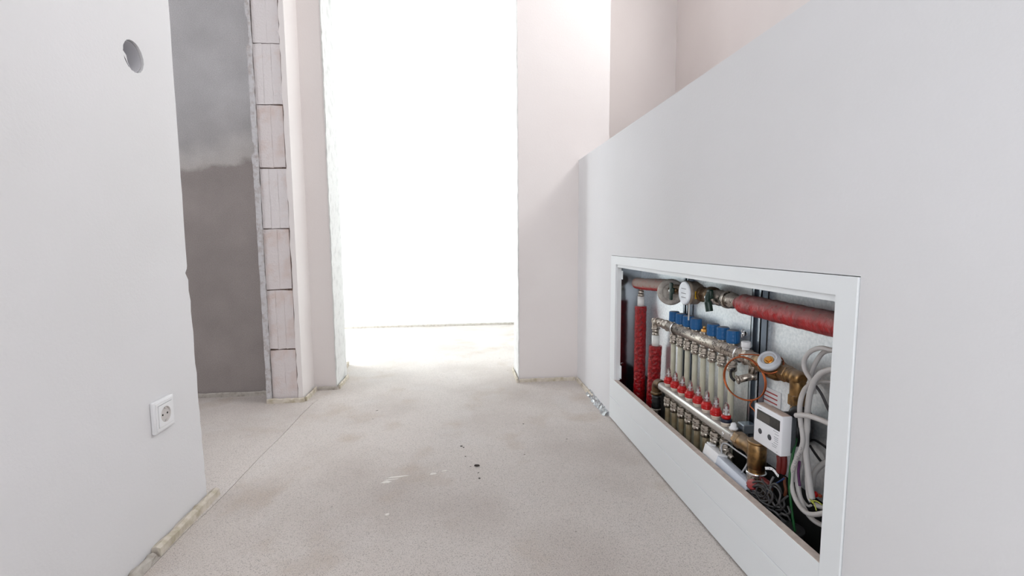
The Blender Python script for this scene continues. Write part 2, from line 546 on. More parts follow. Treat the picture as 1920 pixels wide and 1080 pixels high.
# rough reveals
def reveal(x, s, nm):
    pts = []
    n = 60
    o1 = [(x + s * (.002 + random.uniform(0, .004)), i / n * 2.12) for i in range(n + 1)]
    b = MB()
    t = b.bm
    rows = []
    for i in range(n + 1):
        z = i / n * 2.12
        rows.append([t.verts.new((x + s * (.001 + random.uniform(0, .0045)), y + random.uniform(-.004, .004) * (0 if k in (0, 5) else 1), z))
                     for k, y in enumerate((2.499, 2.54, 2.585, 2.63, 2.675, 2.721))])
    for i in range(n):
        for k in range(5):
            fc = t.faces.new((rows[i][k], rows[i][k + 1], rows[i + 1][k + 1], rows[i + 1][k]))
    # thickness back into the wall
    back = [[t.verts.new((x - s * .001, y, z)) for y in (2.499, 2.721)] for z in (0, 2.12)]
    bmesh.ops.recalc_face_normals(t, faces=t.faces)
    if s < 0: pass
    obj(nm, b, REVEAL, wall_front)
reveal(-.655, 1, 'reveal_plaster')
reveal(.313, -1, 'reveal_plaster')
# ragged plaster lip at the front corner of each reveal
obj('plaster_lip', MB().poly([jline((.313, 0), (.313, 2.12), 70, .0015) + list(reversed(jline((.3085, 0), (.3085, 2.12), 70, .0016)))], 1, 2.4985, 2.51), REVEAL, wall_front)
obj('plaster_lip', MB().poly([jline((-.6555, 0), (-.6555, 2.12), 70, .0015) + list(reversed(jline((-.649, 0), (-.649, 2.12), 70, .0022)))], 1, 2.4985, 2.52), REVEAL, wall_front)

# brick end of the wall between the two openings
wb = MB().box(-.926, -.768, 2.336, 2.5, 0, 2.95)
wall_nib = struct('wall_left_rear', wb, MORTAR)
joints = [.0, .256, .543, .829, 1.107, 1.389, 1.657, 1.935, 2.21, 2.49, 2.77]
for i, (z0, z1) in enumerate(zip(joints, joints[1:])):
    xa = -.9065 + random.uniform(-.001, .002); xb = -.791 + random.uniform(-.003, .002)
    gap = .0032
    prof = [(xa, 2.34), (xa, 2.3275)]
    ng = 3 if i % 2 else 2
    gr = [xa + (xb - xa) * q for q in ((.33, .66) if i % 2 else (.54,))]
    for q in gr:
        prof += [(q - .0022, 2.3274), (q - .0006, 2.3288), (q + .0006, 2.3288), (q + .0022, 2.3274)]
    prof += [(xb, 2.3275), (xb, 2.34)]
    b = MB()
    t = b.bm
    lo = z0 + gap; hi = z1 - gap
    nz = 5
    rows = []
    for k in range(nz + 1):
        z = lo + (hi - lo) * k / nz
        rows.append([t.verts.new((x + random.uniform(-.0008, .0008), y + (random.uniform(-.0008, .0008) if 0 < n_ < len(prof) - 1 else 0), z + (random.uniform(-.0028, .0028) if k in (0, nz) else 0))) for n_, (x, y) in enumerate(prof)])
    for k in range(nz):
        for n_ in range(len(prof) - 1):
            t.faces.new((rows[k][n_], rows[k][n_ + 1], rows[k + 1][n_ + 1], rows[k + 1][n_]))
    t.faces.new(rows[0]); t.faces.new(list(reversed(rows[-1])))
    bmesh.ops.recalc_face_normals(t, faces=t.faces)
    obj('brick', b, (BRICK, BRICKB)[i in (3, 5, 6, 7, 8, 9)], wall_nib)
# plaster on both sides with chipped inner edges
outl = jline((-.931, 0), (-.932, 1.06), 30, .0015) + jline((-.934, 1.07), (-.936, 1.165), 6, .002) + jline((-.921, 1.175), (-.922, 1.215), 3, .001) + jline((-.929, 1.225), (-.929, 1.60), 16, .0015) + jline((-.931, 1.61), (-.930, 1.64), 2, .001) + jline((-.919, 1.65), (-.919, 1.755), 5, .0015) + jline((-.927, 1.775), (-.931, 2.95), 30, .002)
inl = jline((-.9085, 0), (-.9085, 2.95), 90, .0022)
obj('plaster_edge', MB().poly([outl + list(reversed(inl))], 1, 2.319, 2.5), EDGEP, wall_nib)
inr = jline((-.787, 0), (-.787, 2.95), 90, .0028)
obj('plaster_edge', MB().poly([inr + [(-.764, 2.95), (-.764, 0)]], 1, 2.3195, 2.5), WARM, wall_nib)

# room behind the left opening
struct('wall_side_room', MB().box(-2.9, -.90, 2.45, 2.6, 0, 2.95), CONC)
sr = MB(); sr.box(-3.0, -2.9, -.2, .55, 0, 2.95); sr.box(-3.0, -2.9, 1.45, 2.6, 0, 2.95); sr.box(-3.0, -2.9, .55, 1.45, 0, 1.0); sr.box(-3.0, -2.9, .55, 1.45, 2.2, 2.95)  # opening made for the added side room lamp
struct('wall_side_room_left', sr, CONC)
struct('wall_side_room_back', MB().box(-2.9, -.932, -.2, -.1, 0, 2.95), CONC)
# far room
struct('wall_far', MB().box(-2.6, .6, 4.3, 4.42, 0, 2.95), FARW)
struct('wall_far_right', MB().box(.505, .62, 2.72, 4.3, 0, 2.95), FARW)
wfl = MB()
wfl.box(-2.6, -2.45, 2.62, 3.05, 0, 2.95); wfl.box(-2.6, -2.45, 4.2, 4.3, 0, 2.95); wfl.box(-2.6, -2.45, 3.05, 4.2, 2.2, 2.95); wfl.box(-2.6, -2.45, 3.05, 4.2, 0, .3)
struct('wall_far_left', wfl, FARW)
struct('wall_far_nib', MB().box(-2.45, -.72, 2.6, 2.98, 0, 2.95), FARW)
# stairwell
struct('wall_stair_far', MB().box(.79, 1.7, 3.4, 3.52, 0, 2.95), WARM)
struct('wall_stair_side', MB().box(.79, .80, 2.72, 3.4, 0, 2.95), WARM)
wr = MB(); wr.box(1.578, 1.7, 2.30, 3.4, 0, 2.95); wr.box(1.578, 1.7, -1.7, 1.20, 0, 2.95); wr.box(1.578, 1.7, 1.20, 2.30, 0, 2.08); wr.box(1.578, 1.7, 1.20, 2.30, 2.88, 2.95)
struct('wall_stair_right', wr, WARM)
sb = MB().box(.785, 1.578, -1.7, -1.6, 0, 2.95)
struct('wall_stair_back', sb, WHITE)
# wall behind the camera with its window opening
bw = MB(); bw.box(-.93, .785, -2.65, -2.55, 0, .45); bw.box(-.93, .785, -2.65, -2.55, 2.25, 2.95); bw.box(-.93, -.72, -2.65, -2.55, .45, 2.25); bw.box(.62, .785, -2.65, -2.55, .45, 2.25)
struct('wall_back', bw, WHITE)
struct('wall_back_right', MB().box(.66, .785, -2.55, -1.7, 0, 2.95), WHITE)

# base foam strips
def strip(label, path, th=.012, h=.022, material=FOAM, jit=.0018):
    return tag(obj('foam_strip', MB().rough_strip(path, th, h, jit=jit), material), label, 'foam strip', 'perimeter foam strips along the wall bases')
strip('beige ragged foam strip at the foot of the near left wall', [(-.750, 1.175), (-.748, 1.46)], .022, .024, jit=.002)
strip('grey plaster covered foam at the bottom left corner of the floor', [(-.752, .95), (-.751, 1.165)], .02, .016, FOAMG, .004)
strip('beige foam strip across the foot of the brick wall end', [(-.928, 2.309), (-.757, 2.309)], .013, .022)
strip('short beige foam strip turning from the bricks to the doorway wall', [(-.752, 2.318), (-.750, 2.484)], .011, .022)
strip('pinkish foam strip under the narrow wall left of the doorway', [(-.742, 2.490), (-.642, 2.490)], .012, .018, FOAMG)
strip('beige foam strip inside the left doorway reveal', [(-.640, 2.50), (-.640, 2.70)], .011, .022)
strip('short beige foam strip beyond the left doorway reveal', [(-.700, 2.86), (-.708, 3.0)], .016, .026)
strip('beige foam strip inside the right doorway reveal', [(.301, 2.482), (.301, 2.72)], .011, .022)
strip('beige foam strip at the foot of the wall right of the doorway', [(.311, 2.487), (.62, 2.487)], .012, .018)
strip('beige foam strip along the half wall before the cabinet', [(.630, 2.478), (.630, 2.17)], .013, .020)
strip('grey green foam strip at the foot of the bare render wall', [(-2.5, 2.441), (-.940, 2.441)], .014, .022, FOAMG)
strip('faint pale strip at the foot of the far bright wall', [(-1.5, 4.292), (.49, 4.292)], .012, .02, FOAMG, .001)
# crumpled film
fm = MB()
t = fm.bm; R = []
for i in range(15):
    y = 2.24 - i * .0215
    w = .02 + .010 * math.sin(i * 1.7)
    R.append([t.verts.new((.637, y, .026 - .006 * (i / 14) + random.uniform(-.004, .006))), t.verts.new((.629 + random.uniform(-.003, .003), y, .016 + random.uniform(-.003, .004))),
              t.verts.new((.622 + random.uniform(-.004, .002), y + .004, .008 + random.uniform(0, .006))), t.verts.new((.613 + random.uniform(-.005, .004), y, .001))])
for i in range(14):
    for k in range(3): t.faces.new((R[i][k], R[i][k + 1], R[i + 1][k + 1], R[i + 1][k]))
bmesh.ops.solidify(t, geom=list(t.faces), thickness=.001)
tag(obj('plastic_film', fm, FILM), 'crumpled clear plastic film at the wall base beside the cabinet', 'plastic film')

# ================================================================== ELECTRICAL BITS ON THE LEFT WALL
wbx = thing('wall_box', 'round empty wall box recessed in the left wall', 'wall box', (XL - .03, HC[0], HC[1] - .035))
b = MB().lathe((XL - .052, HC[0], HC[1]), (1, 0, 0), [(0, 0), (0, .0345), (.046, .0345), (.046, .0328), (.003, .0328), (.003, 0)], 32)
obj('box_shell', b, mat('grey_box_plastic', srgb(176, 175, 180), .6), wbx)
obj('screw_hole', MB().lathe((XL - .0485, HC[0] + .013, HC[1] - .016), (1, 0, 0), [(0, .0022), (.0006, .0022)], 10), DARKV, wbx)
cr = MB().poly([[(HC[0] - .0345, HC[1] + .004), (HC[0] - .029, HC[1] + .001), (HC[0] - .021, HC[1] - .005), (HC[0] - .0185, HC[1] - .018), (HC[0] - .012, HC[1] - .030), (HC[0] - .018, HC[1] - .029), (HC[0] - .028, HC[1] - .019), (HC[0] - .0335, HC[1] - .008)]], 0, XL - .012, XL - .003)
obj('torn_lining', cr, WHITE, wbx)
def crescent(a0, a1, r0, w, x0, x1):
    n = 10
    A = [math.radians(a0 + (a1 - a0) * k / n) for k in range(n + 1)]
    o = [(HC[0] + r0 * math.cos(a), HC[1] + r0 * math.sin(a)) for a in A]
    i_ = [(HC[0] + (r0 - w * math.sin(PI * (.04 + .92 * k / n))) * math.cos(a), HC[1] + (r0 - w * math.sin(PI * (.04 + .92 * k / n))) * math.sin(a)) for k, a in enumerate(A)]
    return MB().poly([o + i_[::-1]], 0, x0, x1)
obj('gap_shade', crescent(95, 178, .0345, .011, XL - .030, XL - .026), DARKV, wbx)  # solid dark crescents painted in for shade along the hole rim
obj('gap_shade', crescent(188, 245, .0350, .0045, XL - .0035, XL - .0015), DARKV, wbx)
cr = MB().tube([(XL - .006, HC[0] - .031, HC[1] + .010), (XL - .006, HC[0] - .028, HC[1] + .003), (XL - .008, HC[0] - .021, HC[1] - .001)], .0016, 6)
obj('plaster_crumb', cr, mat('brown_crumb', srgb(120, 96, 88), .9), wbx)

OY, OZ = 1.255, .331
sk = thing('wall_socket', 'white square power socket on the left wall', 'power socket', (XL, OY, OZ - .042))
b = MB().box(XL, XL + .009, OY - .0405, OY + .0405, OZ - .0405, OZ + .0405, .002)
obj('socket_frame', b, WPLAST, sk)
sq = lambda c, h: [(c[0] - h, c[1] - h), (c[0] + h, c[1] - h), (c[0] + h, c[1] + h), (c[0] - h, c[1] + h)]
circ = lambda c, r, n=32: [(c[0] + r * math.cos(2 * PI * k / n), c[1] + r * math.sin(2 * PI * k / n)) for k in range(n)]
obj('inner_frame', MB().poly([sq((OY, OZ), .0345), list(reversed(sq((OY, OZ), .0285)))], 0, XL + .008, XL + .0112), WPLAST, sk)
pl = obj('socket_insert', MB().poly([sq((OY, OZ), .0275), list(reversed(circ((OY, OZ), .0202)))], 0, XL + .006, XL + .0125), WPLAST, sk)
obj('socket_cup', MB().lathe((XL + .0095, OY, OZ), (1, 0, 0), [(0, 0), (0, .0202), (.003, .0202), (.003, .019), (.0005, .019), (.0005, 0)], 32), mat('socket_cup_plastic', srgb(205, 200, 198), .5), sk)
for s_ in (-1, 1):
    obj('earth_clip', MB().box(XL + .0098, XL + .0128, OY - .0022, OY + .0022, OZ + s_ * .0165 - .002, OZ + s_ * .0165 + .002), CHROME, sk)
    obj('pin_hole', MB().lathe((XL + .0097, OY + s_ * .0095, OZ), (1, 0, 0), [(0, .0027), (.0006, .0027)], 12), DARKV, sk)

# ================================================================== FLOOR MARKS
def blob(cx, cy, rx, ry, ang, h, n=14, j=.25):
    pts = []
    for k in range(n):
        a = 2 * PI * k / n
        r = 1 + random.uniform(-j, j)
        x, y = rx * r * math.cos(a), ry * r * math.sin(a)
        pts.append((cx + x * math.cos(ang) - y * math.sin(ang), cy + x * math.sin(ang) + y * math.cos(ang)))
    return MB().poly([pts], 2, 0, h)
SMEAR = mat('dried_white_filler', srgb(232, 228, 222), .9, bump=(200, .8, .002))
CRUMB = mat('dark_tar_crumb', srgb(46, 38, 34), .8, bump=(200, .8, .002))
for (x, y, rx, ry, a, lab) in [(-.245, 1.475, .016, .007, .3, 'short thick smear of white filler on the floor, nearest the camera'),
                               (-.215, 1.505, .034, .0035, .12, 'long thin smear of white filler on the floor'),
                               (-.232, 1.490, .022, .0022, .12, 'thin middle smear of white filler on the floor'),
                               (-.100, 1.512, .011, .006, .1, 'oval spot of white filler right of the smears'),
                               (-.062, 1.528, .009, .004, .2, 'rightmost small spot of white filler on the floor'),
                               (-.215, 1.290, .006, .005, .2, 'faint round spot of white filler in the foreground')]:
    tag(obj('filler_smear', blob(x, y, rx, ry, a, .0008), SMEAR), lab, 'filler smear', 'white filler smears on the floor')
for (x, y, r, lab) in [(.046, 1.548, .0085, 'large black crumb in the middle of the floor'), (.024, 1.546, .0022, 'tiny black crumb just left of the large one'),
                       (-.006, 1.712, .0040, 'black crumb behind the large one, towards the doorway'), (.002, 1.70, .0028, 'small black crumb beside the one nearer the doorway'),
                       (.049, 1.500, .0022, 'tiny black crumb in front of the large one'), (.051, 1.462, .0032, 'black crumb nearest the camera in the crumb trail'),
                       (.008, 1.625, .0025, 'tiny black crumb between the two large ones'), (.253, 1.898, .003, 'lone dark crumb towards the cabinet')]:
    b = MB()
    bmesh.ops.create_icosphere(b.bm, subdivisions=2, radius=1)
    for v in b.bm.verts:
        k = 1 + random.uniform(-.2, .2)
        v.co = Vector((v.co.x * r * 1.25 * k, v.co.y * r * .8 * k, v.co.z * r * .35 * k))
    b.bm.transform(Matrix.Translation((x, y, r * .3)))
    tag(obj('crumb', b, CRUMB), lab, 'crumb', 'dark crumbs on the floor')

# ================================================================== MANIFOLD CABINET
FX = .6325
cab = thing('manifold_cabinet', 'white steel heating manifold cabinet set low in the half wall', 'cabinet', (.69, 1.29, .004))
Y0, Y1, Z1 = .687, 1.928, .7000
OY0, OY1, OZ0, OZ1 = .731, 1.868, .1820, .6665
fr = MB().poly([[(Y0, .006), (OY0, .006), (OY0, OZ1), (OY1, OZ1), (OY1, OZ0), (Y1, OZ0), (Y1, Z1), (Y0, Z1)]], 0, FX, .6395)
bmesh.ops.bevel(fr.bm, geom=[e for e in fr.bm.edges if e.calc_face_angle(0) > 1 and all(abs(v.co.x - FX) < 1e-5 for v in e.verts)], offset=.0005, segments=1, affect='EDGES')
obj('door_frame', fr, LACQ, cab)
# rebate strip set back inside the opening
rb = MB(); rb.box(.6385, .653, OY0, OY1, OZ1 - .012, OZ1 + .006); rb.box(.6385, .653, OY0 - .002, OY0 + .002, OZ0, OZ1 - .012); rb.box(.6385, .657, OY1 - .002, OY1 + .004, OZ0, OZ1 + .006)
obj('rebate_strip', rb, LACQ, cab)
# boards of the plinth, with the faint seam between them
obj('plinth_panel', MB().box(FX + .0004, .6385, OY0 + .0008, Y1, .0985, OZ0 - .0006, .0009, 1), LACQ, cab)
obj('plinth_panel', MB().box(FX + .0004, .6385, OY0 + .0008, Y1, .006, .0975, .0009, 1), LACQ, cab)
obj('plinth_ledge', MB().box(.6335, .6500, OY0 + .001, OY1 + .02, OZ0 - .001, OZ0 + .0006), LEDGE, cab)
for (y, z) in ((1.165, .155), (.815, .125)):
    obj('screw_head', MB().lathe((FX + .0012, y, z), (-1, 0, 0), [(0, .003), (.0012, .002), (.0012, 0)], 12), LACQ, cab)
BX = .757
obj('back_plate', MB().box(BX, BX + .002, .694, 1.910, .205, .69), GALV, cab)
obj('cavity_shade', MB().box(.764, .767, .694, 1.910, .001, .204), DARKV, cab)  # near-black sheet painting in the darkness of the cavity below the plate
obj('side_plate', MB().box(.642, BX, 1.906, 1.908, 0, .69), SIDE, cab)
obj('side_plate', MB().box(.642, BX, .696, .698, 0, .69), SIDE, cab)
obj('top_plate', MB().box(.642, BX, 0.700, 1.905, .6875, .6895), SIDE, cab)
tr = MB().box(.652, .668, 0.700, 1.905, .655, .6875, .003)
obj('top_rail', tr, GALVP, cab)
obj('top_rail', MB().box(.722, .756, .700, 1.905, .642, .6875, .004), GALVP, cab)
for (a_, b_) in ((.19, .245), (.605, .64)):
    obj('latch_plate', MB().box(.657, .6585, 1.853, 1.875, a_, b_), LACQ, cab)

for (y, z) in ((1.906, .643), (1.906, .24)):
    obj('side_screw', MB().lathe((.668 + (0 if z > .5 else .012), y, z), (0, -1, 0), [(0, .006), (.003, .005), (.003, .0), ], 12), BLACK if z > .5 else CHROME, cab)
for (y, w) in ((1.100, .020), (1.472, .016)):
    p = MB()
    p.box(.738, .7565, y - w, y - w + .003, 0, .655); p.box(.738, .7565, y + w - .003, y + w, 0, .655)
    p.box(.7545, .7565, y - w, y + w, 0, .655); p.box(.738, .740, y - w, y - w + .010, 0, .655); p.box(.738, .740, y + w - .010, y + w, 0, .655)
    obj('mounting_rail', p, GALVP, cab)
wp = at(1401, 625, .738)
wb_ = MB().cyl(wp, wp + Vector((-.016, 0, 0)), .003, 10).cyl(wp + Vector((-.006, 0, 0)), wp + Vector((-.011, 0, 0)), .0065, 6)
wb_.box(wp.x - .016, wp.x - .009, wp.y - .001, wp.y + .001, wp.z - .011, wp.z + .011, .0009, 1)
obj('wing_bolt', wb_, CHROME, cab)
# warning sticker on the back plate
st = thing('warning_sticker', 'white sticker with red printed lines on the cabinet back', 'sticker', (BX - .001, 1.058, .34))
obj('paper', MB().box(BX - .0012, BX - .0004, 1.018, 1.098, .345, .396), WPLAST, st)
for k in range(4):
    obj('printed_line', MB().box(BX - .0016, BX - .0011, 1.030, 1.092, .386 - k * .011 - .0022, .386 - k * .011 + .001), INKR, st)

# ------------------------------------------------------------------ upper (return) manifold
UX, UZ, UR = .720, .4655, .0178
Yb = [1.514 - .0497 * i for i in range(8)]
um = thing('return_manifold', 'nickel plated upper manifold bar with blue caps', 'manifold', (UX, 1.34, UZ - UR))
obj('bar', MB().cyl((UX, 1.545, UZ), (UX, 1.105, UZ), UR, 28, .002), NICKEL, um, label='shiny nickel bar with dark marker signs')
en = MB()
en.cyl((UX, 1.560, UZ), (UX, 1.545, UZ), .0205, 6, .002)
en.cyl((UX, 1.578, UZ), (UX, 1.560, UZ), .0165, 20, .002)
en.cyl((UX, 1.592, UZ), (UX, 1.578, UZ), .0175, 6, .002)
en.cyl((UX, 1.645, UZ), (UX, 1.592, UZ), .0125, 16)
en.cyl((UX, 1.625, UZ), (UX, 1.605, UZ), .0155, 16, .003)
obj('end_union', en, NICKEL, um)
el = MB().tube([(UX, 1.640, UZ), (UX, 1.656, UZ - .003), (UX, 1.662, UZ - .018), (UX, 1.662, UZ - .030)], .0145, 16)
el.lathe((UX - .006, 1.660, UZ + .0), (-.6, -.2, 0), [(0, .012), (.006, .012), (.009, .008), (.009, 0)], 16)
obj('elbow', el, NICKEL, um)
capm = valve = nut = None
for i, y in enumerate(Yb):
    z = UZ + UR - .003
    if i != 4 and i < 8 and i != 8:
        if i == 8: continue
    if i == 4 or (i < 8 and i != 4):
        pass
    # seat
    if valve is None: valve = obj('valve_seat', MB().cyl((UX, y, z), (UX, y, z + .010), .0125, 16, .001), NICKEL, um, origin=(UX, y, z))
    else: again(valve, (UX, y, z), um)
    if i != 4:
        if capm is None:
            n_ = 26
            prof = [(0, .0146), (.0015, .0158), (.0115, .0162), (.0122, .0157), (.0132, .0162), (.0225, .0163), (.0232, .0158), (.0242, .0163), (.0318, .0163), (.0340, .0150), (.0343, 0)]
            b = MB().lathe((UX, y, z + .008), (0, 0, 1), prof, n_)
            for k in range(22):       # grip ribs
                a = 2 * PI * k / 22
                c = Vector((UX + .0161 * math.cos(a), y + .0161 * math.sin(a), 0))
                b.cyl((c.x, c.y, z + .011), (c.x, c.y, z + .0395), .0009, 5)
            capm = obj('blue_cap', b, BLUE, um, origin=(UX, y, z + .008))
        else: again(capm, (UX, y, z + .008), um)
    else:
        obj('bare_valve_pin', MB().cyl((UX, y, z + .009), (UX, y, z + .018), .0085, 6).cyl((UX, y, z + .018), (UX, y, z + .026), .004, 10), BRASSB, um, label='bare brass valve pin without a cap')
    if nut is None:
        b = MB().cyl((UX, y, UZ - UR + .004), (UX, y, UZ - .025), .0095, 16)
        b.cyl((UX, y, UZ - .024), (UX, y, UZ - .042), .0122, 6, .001)
        b.cyl((UX, y, UZ - .042), (UX, y, UZ - .054), .0128, 18, .002)
        b.cyl((UX, y, UZ - .033), (UX, y, UZ - .036), .0135, 18)
        nut = obj('clamp_nut', b, NICKEL, um, origin=(UX, y, UZ - .054))
    else: again(nut, (UX, y, UZ - .054), um)
# the eighth seat has the white bleed plug instead of a cap
for y in (1.498, 1.130):
    b = MB()
    b.tube([(UX + (UR + .0022) * math.cos(a), y, UZ + (UR + .0022) * math.sin(a)) for a in [2 * PI * k / 20 for k in range(20)]], .0024, 8, closed=True, sub=2)
    b.cyl((UX + UR, y, UZ), (BX - .016, y, UZ), .004, 8)
    obj('clamp_ring', b, CHROME, um)
ms = MB()
for k, (y, kind_) in enumerate([(1.47, 0), (1.455, 1), (1.415, 1), (1.40, 2), (1.36, 0), (1.345, 1), (1.30, 2), (1.285, 1), (1.235, 0), (1.22, 2), (1.165, 1)]):
    def cp(dy, a):   # point on the bar skin
        a = math.radians(a); return (UX - (UR + .0003) * math.cos(a), y + dy, UZ + (UR + .0003) * math.sin(a))
    if kind_ == 0: P_ = [cp(.004 * math.cos(q), 28 + 14 * math.sin(q)) for q in [i * PI / 4 for i in range(9)]]
    elif kind_ == 1: P_ = [cp(-.004, 42), cp(.003, 42), cp(.004, 28), cp(.003, 14), cp(-.004, 14), cp(-.004, 27), cp(.0, 27)]
    else: P_ = [cp(-.004, 43), cp(.004, 43), cp(.004, 28), cp(-.002, 28), cp(.004, 28), cp(.004, 13), cp(-.004, 13)]
    ms.tube(P_, .0006, 5, smooth=(kind_ == 0), sub=2)
mk = obj('marker_writing', ms, INKD, um); mk['kind'] = 'stuff'

# end of the bar: valve body, bleed plug, drain cock
ev = MB().cyl((UX, 1.105, UZ), (UX, 1.092, UZ), .0215, 6, .002).cyl((UX, 1.094, UZ), (UX, 1.064, UZ), .0185, 20, .003)
ev.cyl((UX, 1.075, UZ), (UX, 1.075, UZ - .035), .011, 14)
obj('end_body', ev, NICKEL, um)
obj('bleed_plug', MB().cyl((UX, 1.108, UZ + UR - .002), (UX, 1.108, UZ + UR + .005), .009, 16).cyl((UX, 1.108, UZ + UR + .005), (UX, 1.108, UZ + UR + .021), .0118, 24, .0015), WPLAST, um, label='white bleed plug')
dv = MB().cyl((UX, 1.075, UZ - .035), (UX, 1.075, UZ - .050), .0105, 14).cyl((UX, 1.075, UZ - .042), (UX - .030, 1.085, UZ - .052), .009, 14, .002)
dv.cyl((UX - .030, 1.085, UZ - .052), (UX - .036, 1.087, UZ - .054), .0115, 16, .002)
obj('drain_cock', dv, NICKEL, um)
obj('drain_lever', MB().tube([(UX - .036, 1.096, UZ - .028), (UX - .040, 1.104, UZ - .034), (UX - .040, 1.103, UZ - .050), (UX - .039, 1.090, UZ - .056)], .0035, 8), BLACK, um)

# milky pipes leaving the upper manifold, one by one
ordw = ['leftmost', 'second from the left', 'third from the left', 'fourth from the left', 'fourth from the right', 'third from the right', 'second from the right', 'rightmost']
for i, y in enumerate(Yb):
    b = MB().tube([(UX, y, UZ - .050), (UX, y, .3), (UX + .002 * math.sin(i * 2), y + .0015 * math.cos(i * 3), .16), (UX + .002, y, 0)], .0082, 14, sub=3)
    tag(obj('heating_pipe', b, TUBE), 'tall milky plastic pipe hanging under the blue capped bar, ' + ordw[i], 'pipe', 'tall milky pipes of the upper bar')

# ------------------------------------------------------------------ lower (supply) manifold
LX, LZ = .690, .262
Ym = [1.481 - .0494 * i for i in range(8)]
lm = thing('supply_manifold', 'grey steel lower manifold bar with red flow meters', 'manifold', (LX, 1.3, LZ - .016))
obj('bar', MB().box(LX - .0175, LX + .0175, 1.082, 1.532, LZ - .0155, LZ + .0125, .0095, 4), STEEL, lm, label='square rounded steel bar')
el = MB().tube([(LX, 1.533, LZ - .001), (LX, 1.560, LZ - .003), (LX, 1.574, LZ - .016), (LX, 1.576, LZ - .045)], .0165, 18)
el.cyl((LX, 1.576, LZ - .036), (LX, 1.576, LZ - .048), .0200, 20, .003)
obj('elbow', el, BRASSD, lm)
obj('rubber_sleeve', MB().lathe((LX, 1.576, LZ - .048), (0, 0, -1), [(0, .0155), (.010, .0165), (.018, .0135), (.024, .0170), (.030, .014), (.038, .0165), (.050, .015)], 20), BLACK, lm)
obj('lower_union', MB().cyl((LX, 1.576, LZ - .098), (LX, 1.576, LZ - .125), .0185, 8, .002).cyl((LX, 1.576, LZ - .125), (LX, 1.576, .03), .012, 16), NICKEL, lm)
proto = None
for i, y in enumerate(Ym):
    z = LZ + .0115
    fm_ = {}
    seat = MB().cyl((LX, y, z), (LX, y, z + .005), .0105, 18).lathe((LX, y, z + .005), (0, 0, 1), [(0, .0125), (.005, .0130), (.008, .0105)], 20)
    ringp = [(0, .0125), (.001, .0142), (.006, .0145), (.0072, .0130), (.0085, .0145), (.0145, .0142), (.0155, .0125), (.0165, .0115), (.022, .0112), (.022, .006)]
    if proto is None:
        a = obj('meter_seat', seat, CREAM, lm, origin=(LX, y, z))
        rr = MB().lathe((LX, y, z + .011), (0, 0, 1), ringp, 22)
        for k in range(16):
            q = 2 * PI * k / 16
            rr.cyl((LX + .0143 * math.cos(q), y + .0143 * math.sin(q), z + .012), (LX + .0143 * math.cos(q), y + .0143 * math.sin(q), z + .025), .0009, 5)
        r_ = obj('red_ring', rr, RED, lm, origin=(LX, y, z + .011))
        d_ = obj('clear_dome', MB().lathe((LX, y, z + .031), (0, 0, 1), [(0, .0085), (.004, .0085), (.005, .0072), (.022, .0070), (.027, .0055), (.030, .0030), (.032, .0028), (.033, 0)], 18), CLEAR, lm, origin=(LX, y, z + .031))
        n_ = obj('float_rod', MB().cyl((LX, y, z + .028), (LX, y, z + .052), .0022, 8).cyl((LX, y, z + .040), (LX, y, z + .044), .0045, 10), WPLAST, lm, origin=(LX, y, z + .028))
        b = MB().cyl((LX, y, LZ - .012), (LX, y, LZ - .026), .0095, 14)
        b.cyl((LX, y, LZ - .026), (LX, y, LZ - .046), .0128, 6, .001).cyl((LX, y, LZ - .046), (LX, y, LZ - .060), .0132, 18, .002)
        b.cyl((LX, y, LZ - .036), (LX, y, LZ - .039), .0138, 18)
        k_ = obj('clamp_nut', b, NICKEL, lm, origin=(LX, y, LZ - .060))
        proto = 1
    else:
        again(a, (LX, y, z), lm)
        if i < 7: again(r_, (LX, y, z + .011), lm)
        else:
            rr = MB().lathe((LX, y, z + .011), (0, 0, 1), [(0, .0120), (.001, .0148), (.009, .0150), (.010, .012)], 22)
            obj('navy_ring', rr, NAVY, lm, label='navy ring in place of a red one')
            obj('red_ring', MB().lathe((LX, y, z + .021), (0, 0, 1), [(0, .012), (.008, .0122), (.009, .009)], 22), RED, lm)
        again(d_, (LX, y, z + .031), lm); again(n_, (LX, y, z + .028), lm)
        again(k_, (LX, y, LZ - .060), lm)
    b = MB().tube([(LX, y, LZ - .056), (LX, y, .13), (LX + .001 * math.cos(i), y + .001 * math.sin(i * 2), .06), (LX, y, 0)], .0085, 14, sub=3)
    tag(obj('heating_pipe', b, TUBED), 'short brownish plastic pipe hanging under the red flow meters, ' + ordw[i], 'pipe', 'short brownish pipes of the lower bar')
vp_ = MB().cyl((LX, 1.108 - .008, LZ + .012), (LX, 1.100, LZ + .017), .012, 6, .001)
obj('vent_seat', vp_, NICKEL, lm)
obj('vent_plug', MB().lathe((LX, 1.100, LZ + .017), (0, 0, 1), [(0, .0105), (.004, .0110), (.006, .0075), (.013, .0072), (.016, .0045), (.017, 0)], 12), WPLAST, lm, label='white vent plug')
obj('bar_screw', MB().lathe((LX - .0165, 1.118, LZ - .002), (-1, 0, 0), [(0, .005), (.002, .0048), (.003, .003), (.003, 0)], 10), CHROME, lm)
# bracket holding the bar to the rail
obj('bar_bracket', MB().box(.703, .738, 1.078, 1.106, LZ + .010, LZ + .034, .002, 1), GALVP, lm)

